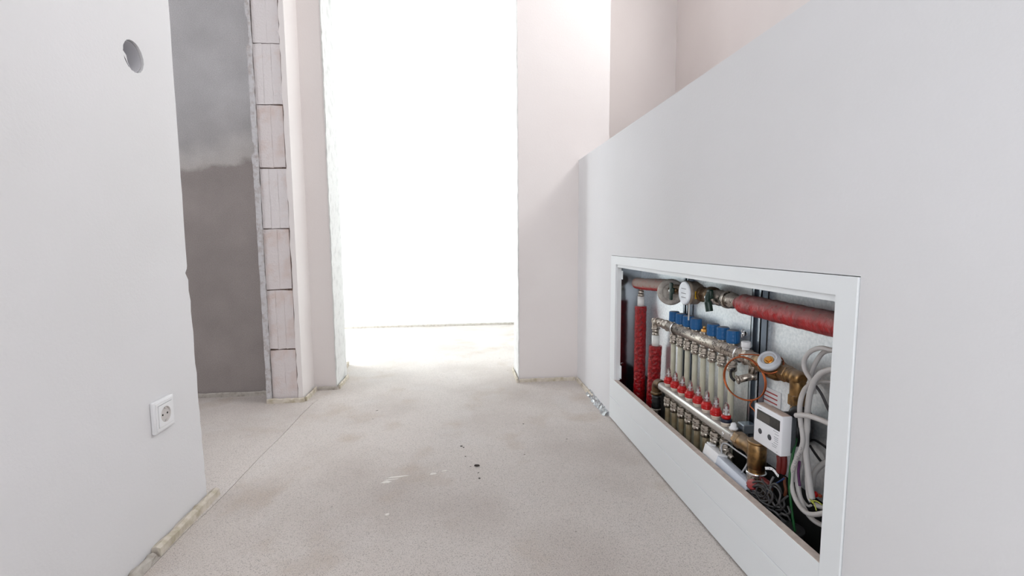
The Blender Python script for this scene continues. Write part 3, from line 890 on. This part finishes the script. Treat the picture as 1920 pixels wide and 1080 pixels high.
# ------------------------------------------------------------------ brass tee and riser at the lower right
bt = thing('brass_elbow', 'brown brass elbow and riser at the right end of the lower bar', 'pipe fitting', (LX, 1.03, .14))
obj('hex_nut', MB().cyl((LX, 1.082, LZ), (LX, 1.060, LZ), .0205, 6, .002), BRASS, bt)
b = MB().tube([(LX, 1.061, LZ), (LX, 1.030, LZ + .001), (LX, 1.008, LZ - .008), (LX, 1.002, LZ - .034), (LX, 1.002, LZ - .052)], .0185, 20)
b.cyl((LX, 1.002, LZ + .026), (LX, 1.002, LZ - .04), .0205, 20, .004)
obj('elbow_body', b, BRASS, bt)
obj('top_collar', MB().cyl((LX, 1.002, LZ + .022), (LX, 1.002, LZ + .029), .0225, 20, .002), BRASS, bt)
obj('hose_clamp', MB().lathe((LX, 1.002, LZ - .046), (0, 0, -1), [(0, .021), (.001, .0225), (.006, .0225), (.007, .021)], 22), CHROME, bt)
obj('union_nut', MB().cyl((LX, 1.002, LZ - .052), (LX, 1.002, LZ - .088), .0215, 8, .002).cyl((LX, 1.002, LZ - .088), (LX, 1.002, 0), .015, 16), NICKEL, bt)
rk = thing('red_knob_valve', 'small valve with a red lever knob below the brass riser', 'valve', (.675, .975, .16))
obj('knob', MB().lathe((.672, .982, .196), (-.8, -.5, .1), [(0, .007), (.004, .012), (.012, .0125), (.016, .009), (.017, 0)], 8), REDOLD, rk)
obj('lever', MB().box(.684, .698, .950, .982, .192, .212, .004), REDW, rk)
obj('valve_body', MB().cyl((.680, .975, .196), (.700, .985, .190), .009, 12).cyl((.695, .965, .15), (.695, .965, .20), .011, 14), BRASSD, rk)

# ------------------------------------------------------------------ insulated pipes
def lag(pts, r, seg, amp, seed, capr=None):
    rnd = random.Random(seed)
    b = MB()
    ph = [rnd.uniform(0, 6) for _ in range(4)]
    b.tube(pts, lambda t: r * (1 + amp * math.sin(t * 37 + ph[0]) * .5 + amp * math.sin(t * 91 + ph[1]) * .5 + rnd.uniform(-amp, amp) * .3), seg, sub=14)
    return b
def straight(a, b_, n): return [Vector(a).lerp(Vector(b_), i / n) for i in range(n + 1)]
p1 = thing('insulated_pipe', 'tall red lagged pipe standing against the left side of the cabinet', 'insulated pipe', (.715, 1.80, 0), 'red lagged pipes')
obj('red_lagging', lag(straight((.715, 1.80, .502), (.715, 1.80, 0), 5), .0228, 18, .03, 1), REDFILM, p1)
obj('inner_pipe', MB().cyl((.715, 1.80, .495), (.715, 1.80, .541), .0132, 18), WPIPE, p1)
b = MB()
for k in range(3): b.cyl((.715, 1.80, .541 + k * .012), (.715, 1.80, .552 + k * .012), .0122 - .001 * k, 16, .002)
b.cyl((.715, 1.80, .575), (.715, 1.80, .60), .009, 14)
obj('press_fitting', b, NICKEL, p1)
p2 = thing('insulated_pipe', 'shorter red lagged pipe joining the upper bar at its left end', 'insulated pipe', (.720, 1.662, 0), 'red lagged pipes')
obj('red_lagging', lag(straight((.720, 1.662, .372), (.712, 1.668, 0), 5), .0235, 18, .03, 2), REDFILM, p2)
obj('inner_pipe', MB().cyl((.720, 1.662, .365), (.720, 1.662, .412), .0140, 18), WPIPE, p2)
b = MB().cyl((.720, 1.662, .410), (.720, 1.662, .422), .0125, 16, .002).cyl((.720, 1.662, .423), (.720, 1.662, .434), .0120, 16, .002).cyl((.720, 1.662, .434), (.720, 1.662, .440), .0165, 16, .002)
obj('press_fitting', b, NICKEL, p2)
p3 = thing('insulated_pipe', 'dusty grey topped red lagged pipe at the upper left', 'insulated pipe', (.708, 1.67, .58), 'red lagged pipes')
obj('red_lagging', lag([(.708, 1.825, .592), (.708, 1.75, .594), (.708, 1.66, .600), (.708, 1.59, .604), (.708, 1.52, .607)], .0225, 18, .02, 3), GREYLAG, p3)
p4 = thing('insulated_pipe', 'long thick dusty red lagged pipe across the upper right', 'insulated pipe', (.700, .9, .58), 'red lagged pipes')
rnd = random.Random(5)
def rp4(t):
    if t < .02: return .0165
    if t < .06: return .0165 + (t - .02) / .04 * .0075
    return .0245 * (1 + .015 * math.sin(t * 40) + .012 * math.sin(t * 97 + 1) + rnd.uniform(-.006, .006))
obj('red_lagging', MB().tube(straight((.700, 1.116, .603), (.700, .700, .600), 6), rp4, 14, sub=12), REDDUST, p4)

# ------------------------------------------------------------------ top row of valves and meter
v1 = thing('ball_valve', 'left ball valve with a dark green butterfly handle and round flange', 'valve', (.70, 1.45, .55))
fl = MB().lathe((.700, 1.505, .5905), (-.30, -1, 0), [(0, .036), (.004, .0435), (.014, .0435), (.019, .039), (.019, .030), (.016, .026), (.016, 0)], 36)
obj('round_flange', fl, mat('dusty_grey_flange', srgb(178, 172, 164), .6, .2, noise=(60, srgb(150, 144, 138), .4, .6), bump=(90, .4, .002)), v1)
b = MB().cyl((.700, 1.49, .602), (.700, 1.452, .603), .017, 6, .002).cyl((.700, 1.455, .603), (.700, 1.40, .604), .016, 18, .003).cyl((.700, 1.400, .604), (.700, 1.372, .604), .0195, 6, .002)
b.cyl((.700, 1.432, .603), (.672, 1.432, .603), .008, 12)
obj('valve_body', b, BRASSD, v1)
b = MB().box(.664, .672, 1.424, 1.440, .572, .628, .003).box(.666, .676, 1.420, 1.444, .592, .612, .004)
obj('butterfly_handle', b, DGREEN, v1, label='dark green butterfly handle')
obj('seal_screw', MB().lathe((.676, 1.452, .600), (-1, 0, 0), [(0, .007), (.003, .007), (.005, .004), (.005, 0)], 10), CHROME, v1)

wm = thing('water_meter', 'round meter with a white dial facing the room in the top row', 'meter', (.695, 1.337, .565))
obj('housing', MB().lathe((.668, 1.336, .605), (1, 0, 0), [(0, .0345), (.002, .0365), (.010, .0365), (.011, .0345), (.034, .0345), (.040, .030), (.048, .026)], 36), mat('dusty_beige_housing', srgb(158, 146, 134), .5, noise=(50, srgb(130, 112, 96), .45, .65)), wm)
obj('dial', MB().lathe((.668, 1.336, .605), (-1, 0, 0), [(0, .0355), (.003, .0355), (.0055, .0325), (.0055, 0)], 36), DIAL, wm, label='white round dial face')
dl = MB()
for z in (.618, .604, .592): dl.box(.6618, .6624, 1.322, 1.350, z - .001, z + .001)
obj('dial_print', dl, INK, wm)
b = MB().lathe((.6860, 1.3020, .598), (-.1, -1, 0), [(0, .0003)] and [(0, .012), (.0008, .012)], 4, roll=PI / 4)
obj('yellow_label', MB().box(.680, .697, 1.3000, 1.3012, .591, .613), YEL, wm)
fb = MB(); fb.box(.683, .6855, 1.2990, 1.3001, .595, .609); fb.box(.6855, .692, 1.2990, 1.3001, .606, .609); fb.box(.6855, .692, 1.2990, 1.3001, .600, .6025); fb.box(.6905, .693, 1.2990, 1.3001, .601, .608)
obj('label_letter', fb, INKD, wm)
b = MB().cyl((.704, 1.375, .604), (.704, 1.29, .604), .022, 18, .004).cyl((.704, 1.295, .605), (.704, 1.262, .606), .0205, 6, .002).cyl((.704, 1.262, .606), (.704, 1.236, .606), .025, 18, .004)
obj('meter_body', b, BRASSD, wm)
b = MB().tube([at(1292.5, 562, .668), at(1292, 575, .674), at(1291.5, 590, .680), at(1291, 600, .684)], .0022, 8)
obj('sensor_wire', b, WPIPE, wm)

v2 = thing('ball_valve', 'right ball valve with a dark green lever hanging down before the red pipe', 'valve', (.70, 1.19, .57))
b = MB().cyl((.700, 1.24, .605), (.700, 1.222, .605), .020, 6, .002).lathe((.700, 1.222, .605), (0, -1, 0), [(0, .016), (.006, .021), (.022, .022), (.034, .0205), (.040, .0185), (.05, .0185), (.052, .0225), (.060, .0225), (.062, .017), (.074, .016), (.075, .0205), (.084, .0205), (.086, .0155), (.108, .0145)], 24)
obj('valve_body', b, NICKEL, v2)
obj('union_ring', MB().cyl((.700, 1.168, .605), (.700, 1.158, .605), .0235, 24, .002), NICKEL, v2)
b = MB().box(.668, .680, 1.198, 1.218, .602, .628, .004)
b.tube([(.672, 1.208, .618), (.666, 1.205, .604), (.666, 1.200, .590), (.668, 1.196, .570)], lambda t: .0075 + .002 * (t > .55), 10)
obj('lever_handle', b, DGREEN, v2, label='dark green lever handle')
obj('lever_screw', MB().lathe((.676, 1.228, .604), (-1, 0, 0), [(0, .006), (.004, .006), (.005, .003), (.005, 0)], 10), CHROME, v2)

# ------------------------------------------------------------------ thermostatic valve with capillary coil
tv = thing('thermostatic_valve', 'brass thermostatic valve with a round pale handwheel and copper capillary', 'valve', (.712, .99, .45))
b = MB().cyl((.718, 1.064, .466), (.716, 1.045, .466), .0165, 18, .003).cyl((.716, 1.046, .466), (.714, 1.022, .466), .0205, 6, .002)
b.lathe((.714, 1.022, .466), (-.02, -1, .0), [(0, .016), (.010, .021), (.03, .025), (.05, .024), (.064, .018)], 20)
obj('valve_body', b, BRASS, tv)
ax = Vector((-.60, -.36, .72)).normalized()
c0 = Vector((.702, .980, .474))
obj('neck', MB().cyl(c0 - ax * .008, c0 + ax * .008, .0275, 4, .003, roll=.6).cyl(c0 + ax * .006, c0 + ax * .0142, .021, 20, .002), BRASS, tv)
c1 = c0 + ax * .014
obj('handwheel', MB().lathe(c1, ax, [(0, .0175), (.001, .0235), (.008, .0245), (.011, .0243), (.013, .0225), (.0132, .0205), (.0185, .0198), (.0190, .0160), (.016, .0148), (.009, .0140), (.009, 0)], 36), GPLAST, tv, label='pale grey round handwheel')
b = MB().cyl(c1 + ax * .009, c1 + ax * .013, .0105, 12, .001).cyl(c1 + ax * .013, c1 + ax * .017, .007, 5, .001)
obj('brass_centre', b, BRASSB, tv)
u, v, w = frame_of(ax)
sp = []
for k in range(34):
    a = 2 * PI * k / 16
    sp.append(c0 + ax * (.0085 + k * .0001) + (u * math.cos(a) + v * math.sin(a)) * .0262)
obj('wire_winding', MB().tube(sp, .0013, 6, sub=2), COPPER, tv)
cc = Vector((.668, 1.030, .432))
nd = Vector((-.90, -.43, 0)); hu = Vector((0, 0, 1)); hv = nd.cross(hu).normalized()
def coilp(a, r, off): return cc + (hv * math.cos(a) + hu * math.sin(a)) * r + nd * off
pts = [coilp(PI / 2 - .9 + i * 2 * PI / 20, .0515 + .0012 * math.sin(i * .9), -.003 + .00014 * i) for i in range(45)]
lead = [c0 + (u * 0) + Vector((-.006, .030, .012)), Vector((.676, 1.022, .489)), Vector((.674, 1.04, .487))]
pts = pts + [coilp(PI / 2 - .9 + 45 * 2 * PI / 20, .049, .003)]
obj('capillary_coil', MB().tube(pts, .0017, 7, sub=3), COPPER, tv, label='coil of thin copper tube')
obj('capillary_lead', MB().tube([Vector((.690, 1.000, .495)), Vector((.676, 1.022, .4925)), Vector((.668, 1.055, .483)), coilp(PI / 2 + .45, .0515, 0), coilp(PI / 2 + .8, .0515, 0)], .0016, 7), COPPER, tv)
obj('capillary_tail', MB().tube([coilp(-PI / 2 - .5, .051, .001), Vector((.666, 1.000, .377)), Vector((.672, .990, .366)), Vector((.684, .984, .33)), Vector((.69, .982, .30))], .0016, 7), COPPER, tv)

be = thing('brass_elbow', 'bright brass elbow right of the handwheel turning down', 'pipe fitting', (.710, .9, .42))
b = MB().cyl((.712, .968, .467), (.712, .958, .467), .0165, 18, .003).cyl((.712, .960, .467), (.712, .936, .467), .0195, 6, .002).cyl((.712, .936, .467), (.712, .926, .467), .0175, 18, .002)
obj('hex_nut', b, BRASS, be)
obj('elbow_bend', MB().tube([(.712, .930, .467), (.712, .918, .467), (.712, .911, .461), (.712, .908, .448), (.712, .908, .428)], .0158, 18).cyl((.712, .926, .467), (.712, .896, .467), .0165, 18, .006), BRASS, be)
obj('lower_nut', MB().cyl((.712, .908, .432), (.712, .908, .408), .0180, 6, .002).cyl((.712, .908, .408), (.712, .908, .392), .013, 16), BRASS, be)

# ------------------------------------------------------------------ heat meter
hm = thing('heat_meter', 'white electronic heat meter box with a dark display and two buttons', 'meter', (.678, .923, .302))
HY0, HY1, HZ0, HZ1 = .888, .981, .304, .392
b = MB().box(.664, .689, HY0, HY1, HZ0, HZ1, .0035, 3)
obj('case', b, dusty(mat('white_case', srgb(232, 232, 236), .35), srgb(186, 160, 142), .85, .8, .98), hm)
obj('display', MB().box(.6630, .666, .8930, .9700, .3575, .3810, .0008, 1), LCD, hm, label='black display window')
obj('display_segment', MB().box(.6626, .664, .924, .966, .3600, .3785), LCDG, hm)
for (y, z) in ((.957, .3335), (.9245, .3325)):
    obj('button', MB().lathe((.6645, y, z), (-1, 0, 0), [(0, .0065), (.001, .0062), (.0015, .005), (.0015, 0)], 20), BTN, hm)
pr = MB()
for (y0, y1, z) in ((.955, .967, .3862), (.897, .913, .3530), (.895, .908, .3475), (.896, .910, .3405), (.896, .909, .3365), (.896, .908, .3325), (.897, .910, .3275), (.899, .916, .3225), (.901, .914, .3185), (.897, .900, .3105)):
    pr.box(.66375, .6642, y0, y1, z - .0005, z + .0005)
obj('print', pr, INK, hm)['kind'] = 'stuff'
b = MB().box(.689, .703, HY0 + .004, HY1 - .006, HZ0 + .004, HZ1 - .006, .004)
obj('back_shell', b, mat('dark_grey_shell', srgb(70, 74, 78), .5), hm)
ps = thing('pump_head', 'black rounded pump head behind the white heat meter', 'pump', (.730, .906, .30))
obj('motor_housing', MB().lathe((.752, .938, .343), (-1, 0, 0), [(0, .030), (.008, .038), (.036, .038), (.044, .032), (.046, 0)], 28), BLACK, ps)
obj('cable_gland', MB().tube([(.708, .905, .372), (.700, .903, .392), (.702, .893, .404), (.708, .878, .402), (.712, .866, .390)], .0095, 12), BLACK, ps)

# ------------------------------------------------------------------ cables
ZA = (1440, 620, 5.4)
ZB = (1470, 800, 5.4)
def cable(label, pts, r, m_, name='cable', cat='cable', group=None, seg=10):
    return tag(obj(name, MB().tube(pts, r, seg), m_), label, cat, group)
GC = 'pale grey cables at the right of the cabinet'
cable('grey cable making the outer loop at the upper right, above the brass elbow', ats(.712, ZA, [(760, 200), (640, 195), (540, 175), (440, 205), (380, 270), (362, 340), (385, 420), (430, 490), (455, 560), (465, 640)]), .0047, CABLE, group=GC)
cable('grey cable curving inside the outer loop at the upper right', ats(.726, ZA, [(740, 215), (640, 200), (555, 225), (490, 310), (450, 400), (425, 500)]), .0047, CABLE, group=GC)
main = ats(.694, ZA, [(760, 380), (640, 395), (540, 430), (470, 510), (430, 620), (405, 760), (398, 900), (395, 1000)]) + ats(.694, ZB, [(225, 90), (222, 250), (240, 420), (265, 600), (285, 730)])
cable('thickest grey cable arching over and hanging straight down', main, .0058, CABLE, group=GC)
lft = ats(lambda t: .728 - .042 * min(1, t * 1.7), ZA, [(460, 500), (430, 540), (370, 600), (332, 700), (322, 820), (335, 960)]) + ats(.686, ZB, [(180, 20), (192, 130), (175, 220), (120, 340), (78, 480), (80, 620), (130, 760), (210, 860), (300, 890), (420, 870), (520, 850)])
lft_cable = cable('grey cable sweeping leftmost in a wide bow to the cabinet bottom', lft, .0048, CABLE, group=GC)
cable('grey cable bowing just inside the leftmost one at the bottom', ats(.700, ZB, [(205, 60), (200, 200), (165, 340), (135, 480), (140, 620), (190, 790), (260, 910), (360, 985), (480, 1020)]), .0048, CABLE, group=GC)
cable('short grey cable between the two bows and the straight one', ats(.708, ZB, [(205, 300), (175, 450), (160, 600), (180, 720), (240, 800), (275, 795)]), .0025, CABLE, group=GC)
cable('short grey cable with a cut end behind the straight one, level with the stripped wires', ats(.704, ZB, [(235, 430), (235, 560), (250, 700), (278, 760)]), .0045, CABLE, group=GC)
cable('grey cable with a rounded end crossing in front, right of the heat meter', ats(.672, ZA, [(285, 858), (350, 855), (440, 870), (540, 905), (640, 950), (740, 990)]), .0052, CABLE, group=GC)
cable('grey cable crossing level with the brass elbow at the right', ats(.735, ZA, [(470, 540), (540, 520), (640, 520), (740, 525)]), .0036, CABLE, group=GC)
cable('grey cable curving in from the right edge above the stripped wires', ats(.730, ZB, [(520, 310), (410, 365), (330, 440), (290, 520), (285, 600)]), .0055, CABLE, group=GC)
cable('thin dark grey cable running down to the right below the brass elbow', ats(.748, ZA, [(470, 540), (540, 640), (600, 770), (660, 900)]), .0028, CABLEM)
cable('black cable on the back plate right of the straight grey cable', ats(.744, ZB, [(262, 140), (320, 140), (400, 190), (480, 260)]), .0026, BLACK)
cable('lower black cable on the back plate, forking below the other', ats(.746, ZB, [(262, 190), (300, 250), (350, 320), (390, 370)]), .0026, BLACK)
cable('green cable hanging behind the heat meter to the cabinet bottom', ats(lambda t: .712 - .03 * min(1, t * 2.5), ZB, [(125, 120), (110, 190), (85, 300), (62, 450), (55, 600), (68, 760), (85, 900), (110, 1060)]), .0027, GREEN)
cable('purple wire between the grey cables', ats(.695, ZB, [(158, 350), (152, 400), (146, 460), (152, 540), (160, 600)]), .0026, PURPLE, 'wire', 'wire')
for (lab, P_) in (('yellow green stripped wire end pointing down right', [(285, 745), (310, 790), (328, 850)]),
                  ('yellow green stripped wire end pointing right', [(285, 750), (330, 755), (385, 790)]),
                  ('yellow green stripped wire end pointing left', [(300, 780), (280, 760), (262, 735)])):
    cable(lab, ats(.690, ZB, P_), .0012, LIME, 'wire', 'wire', 'stripped wire ends')
cable('grey stub of cable below the stripped wires', ats(.705, ZB, [(320, 790), (370, 810), (460, 820)]), .005, CABLE)
kn = thing('wire_connector', 'small red and orange connector at the right cabinet edge', 'connector', at(1531, 926, .72))
p_ = at(1531, 926, .72)
obj('red_block', MB().lathe(p_, (-1, -.3, 0), [(0, .004), (.002, .006), (.009, .006), (.011, .003), (.011, 0)], 12), RED, kn)
obj('orange_block', MB().box(p_.x - .004, p_.x + .002, p_.y - .014, p_.y - .007, p_.z - .001, p_.z + .005, .001, 1), mat('orange_plastic', srgb(150, 62, 24), .5), kn)
# handwritten marks on the leftmost cable
mk = MB()
for (a, b_, c) in (((172, 205), (182, 225), (168, 235)), ((150, 262), (168, 280), (150, 292)), ((128, 300), (150, 320), (126, 330)), ((108, 345), (128, 360), (104, 372)), ((92, 395), (112, 405), (90, 420)), ((78, 440), (100, 450), (80, 462))):
    mk.tube([at(ZB[0] + x / ZB[2], ZB[1] + y / ZB[2], .6808) for x, y in (a, b_, c)], .00028, 5, sub=2)
o_ = obj('marker_writing', mk, INKD, lft_cable); o_['kind'] = 'stuff'
# dark sleeve bundle behind and below the meter
cable('dark red sleeved cable below the heat meter, left of its pair', ats(.694, (1400, 850, 9.82), [(600, 40), (610, 150), (600, 260), (590, 350)]), .0062, REDW, 'cable', 'cable', 'dark red sleeves under the heat meter')
cable('dark red sleeved cable below the heat meter, right of its pair', ats(.698, (1400, 850, 9.82), [(690, 40), (700, 150), (690, 280), (670, 370)]), .0055, REDW, 'cable', 'cable', 'dark red sleeves under the heat meter')
cable('brown wire beside the green cable', ats(.695, (1400, 850, 9.82), [(700, 440), (700, 560), (720, 680), (700, 780)]), .0032, BROWN, 'wire', 'wire')
cable('blue wire slanting up right in the tangle', ats(.684, (1400, 850, 9.82), [(430, 640), (520, 570), (600, 520), (690, 460)]), .0017, BLUEW, 'wire', 'wire')
cable('short blue wire low in the tangle', ats(.682, (1400, 850, 9.82), [(330, 740), (380, 700), (430, 650), (470, 620)]), .0015, BLUEW, 'wire', 'wire')
tg = thing('cable_tag', 'white paper tag with dark marks hanging over the red knob', 'tag', at(1450, 885, .668))
q = ats(.668, (1400, 850, 9.82), [(345, 275), (410, 275), (470, 285), (520, 330), (560, 390), (590, 420)])
up_, dn_ = [], []
for i, p_ in enumerate(q):
    d = q[min(i + 1, 5)] - q[max(i - 1, 0)]
    L_ = math.hypot(d.y, d.z)
    n2 = (-d.z / L_ * .0030, d.y / L_ * .0030)
    up_.append((p_.y + n2[0], p_.z + n2[1])); dn_.append((p_.y - n2[0], p_.z - n2[1]))
obj('paper', MB().poly([up_ + dn_[::-1]], 0, .6672, .668), WPLAST, tg)
b = MB()
for i in (1, 2, 4):
    c = q[i].lerp(q[min(i + 1, 5)], .3)
    b.box(.6668, .66715, c.y - .0012, c.y - .0005, c.z - .0013, c.z + .0013)
    b.box(.6668, .66715, c.y - .0005, c.y + .0012, c.z - .0003, c.z + .0003)
obj('print', b, INKD, tg)['kind'] = 'stuff'
cable('thin pale cable loop right of the short pipes', ats(.676, (1310, 780, 9), [(400, 680), (385, 600), (385, 510), (420, 460), (500, 480), (620, 570), (740, 650), (820, 710), (835, 770), (790, 860), (710, 980)]), .0021, mat('pale_grey_sheath', srgb(170, 172, 176), .4), group=None)
cl = thing('brass_clip_fitting', 'small grey green union behind the thin cable loop', 'pipe fitting', at(1365, 845, .69))
pa, pb = at(1358, 842, .690), at(1374, 860, .690)
obj('union', MB().cyl(pa, pa.lerp(pb, .5), .0085, 8, .001).cyl(pa.lerp(pb, .5), pb, .006, 10), NICKEL, cl)

# tangle of thin dark wires in the bottom
rnd = random.Random(11)
ZT = (1400, 850, 9.82)
tangle = [[(-120, 640), (0, 600), (100, 620), (160, 600), (260, 620), (330, 700), (400, 800), (420, 920)],
          [(-200, 500), (-60, 560), (60, 650), (180, 700), (300, 780), (380, 830)],
          [(60, 560), (180, 520), (290, 530), (370, 620), (420, 700), (460, 790), (450, 900)],
          [(130, 660), (170, 610), (260, 600), (380, 660), (470, 720), (520, 820)],
          [(-60, 640), (60, 720), (180, 760), (250, 870), (380, 950), (500, 990)],
          [(500, 430), (450, 520), (430, 620), (400, 720), (330, 800), (310, 880)],
          [(440, 1060), (560, 950), (660, 860), (760, 780)],
          [(510, 780), (580, 900), (660, 1010), (760, 1120)],
          [(640, 1090), (700, 1140), (760, 1160), (800, 1240)],
          [(300, 900), (400, 1010), (540, 1090), (640, 1200), (720, 1260)],
          [(-240, 420), (-140, 520), (-40, 700), (80, 760), (160, 860)],
          [(200, 560), (320, 600), (360, 720), (300, 800), (200, 760), (180, 660), (240, 600)],
          [(560, 1180), (640, 1120), (740, 1130), (800, 1080), (760, 980)],
          [(480, 600), (560, 640), (620, 760), (600, 900), (660, 980)],
          [(120, 560), (60, 640), (120, 740), (240, 740), (300, 660), (240, 580), (150, 580)],
          [(-160, 560), (-80, 600), (-20, 680), (60, 700), (140, 800), (260, 840)],
          [(280, 480), (330, 560), (420, 600), (520, 560), (600, 620), (640, 740)],
          [(60, 700), (200, 820), (320, 880), (440, 860), (520, 960), (620, 1000)],
          [(360, 960), (460, 880), (480, 760), (440, 660), (480, 560)],
          [(540, 1040), (640, 1040), (700, 960), (680, 860), (740, 800)],
          [(500, 1100), (620, 1180), (700, 1300), (780, 1360)]]
for i, P_ in enumerate(tangle):
    X0 = rnd.uniform(.657, .667); X1 = rnd.uniform(.657, .667)
    cable('thin dark wire in the tangle at the cabinet bottom', ats(lambda t: X0 + (X1 - X0) * t + (.006 * max(0, abs(t - .5) - .38) / .12 if i > 1 else 0), ZT, P_), rnd.choice((.0018, .0024, .0021)), (CABLED, CABLEM, CABLED, BLACK)[i % 4], 'wire', 'wire', 'thin dark wires tangled at the cabinet bottom', 7)
dc = thing('conduit_end', 'dark conduit end standing at the cabinet bottom', 'conduit', (.70, .905, 0))
obj('conduit', MB().lathe((.700, .895, 0), (0, 0, 1), [(0, .026), (.13, .026), (.133, .029), (.140, .029), (.140, .022), (.12, .021)], 24), CABLED, dc)

# white wiring cover lying behind the ledge
wc = thing('wiring_cover', 'long white plastic wiring cover leaning behind the cabinet ledge', 'cover', (.67, 1.08, .15))
def bar_between(a, b_, w, h, m_, nm, bev=.0015):
    a, b_ = Vector(a), Vector(b_)
    d = (b_ - a); L = d.length
    t2 = MB().box(-w / 2, w / 2, 0, L, -h / 2, h / 2, bev, 2)
    yv = d.normalized(); xv = yv.cross(Vector((0, 0, 1))).normalized(); xv = (xv + Vector((0, 0, .25))).normalized(); xv = (xv - yv * xv.dot(yv)).normalized(); zv = xv.cross(yv)
    M4 = Matrix((xv, yv, zv)).transposed().to_4x4(); M4.translation = a
    t2.bm.transform(M4)
    return t2
a_ = Vector((.671, 1.183, .188)); m__ = Vector((.671, 1.118, .186)); e_ = Vector((.672, .99, .178))
obj('connector_block', bar_between(a_, m__, .030, .034, WPLAST, ''), WPLAST, wc)
obj('lid', bar_between(m__ + Vector((0, .002, 0)), e_, .028, .024, WPLAST, ''), mat('bluish_white_plastic', srgb(208, 214, 226), .3), wc)
obj('lip', bar_between(a_ + Vector((.004, .002, .0185)), a_.lerp(m__, .25) + Vector((.004, 0, .0185)), .018, .004, WPLAST, '', .0008), WPLAST, wc)
for k in (.45, .8):
    c = m__.lerp(e_, k)
    obj('slot', MB().box(c.x - .008, c.x - .002, c.y - .004, c.y + .004, c.z + .0105, c.z + .0128), DARKV, wc)
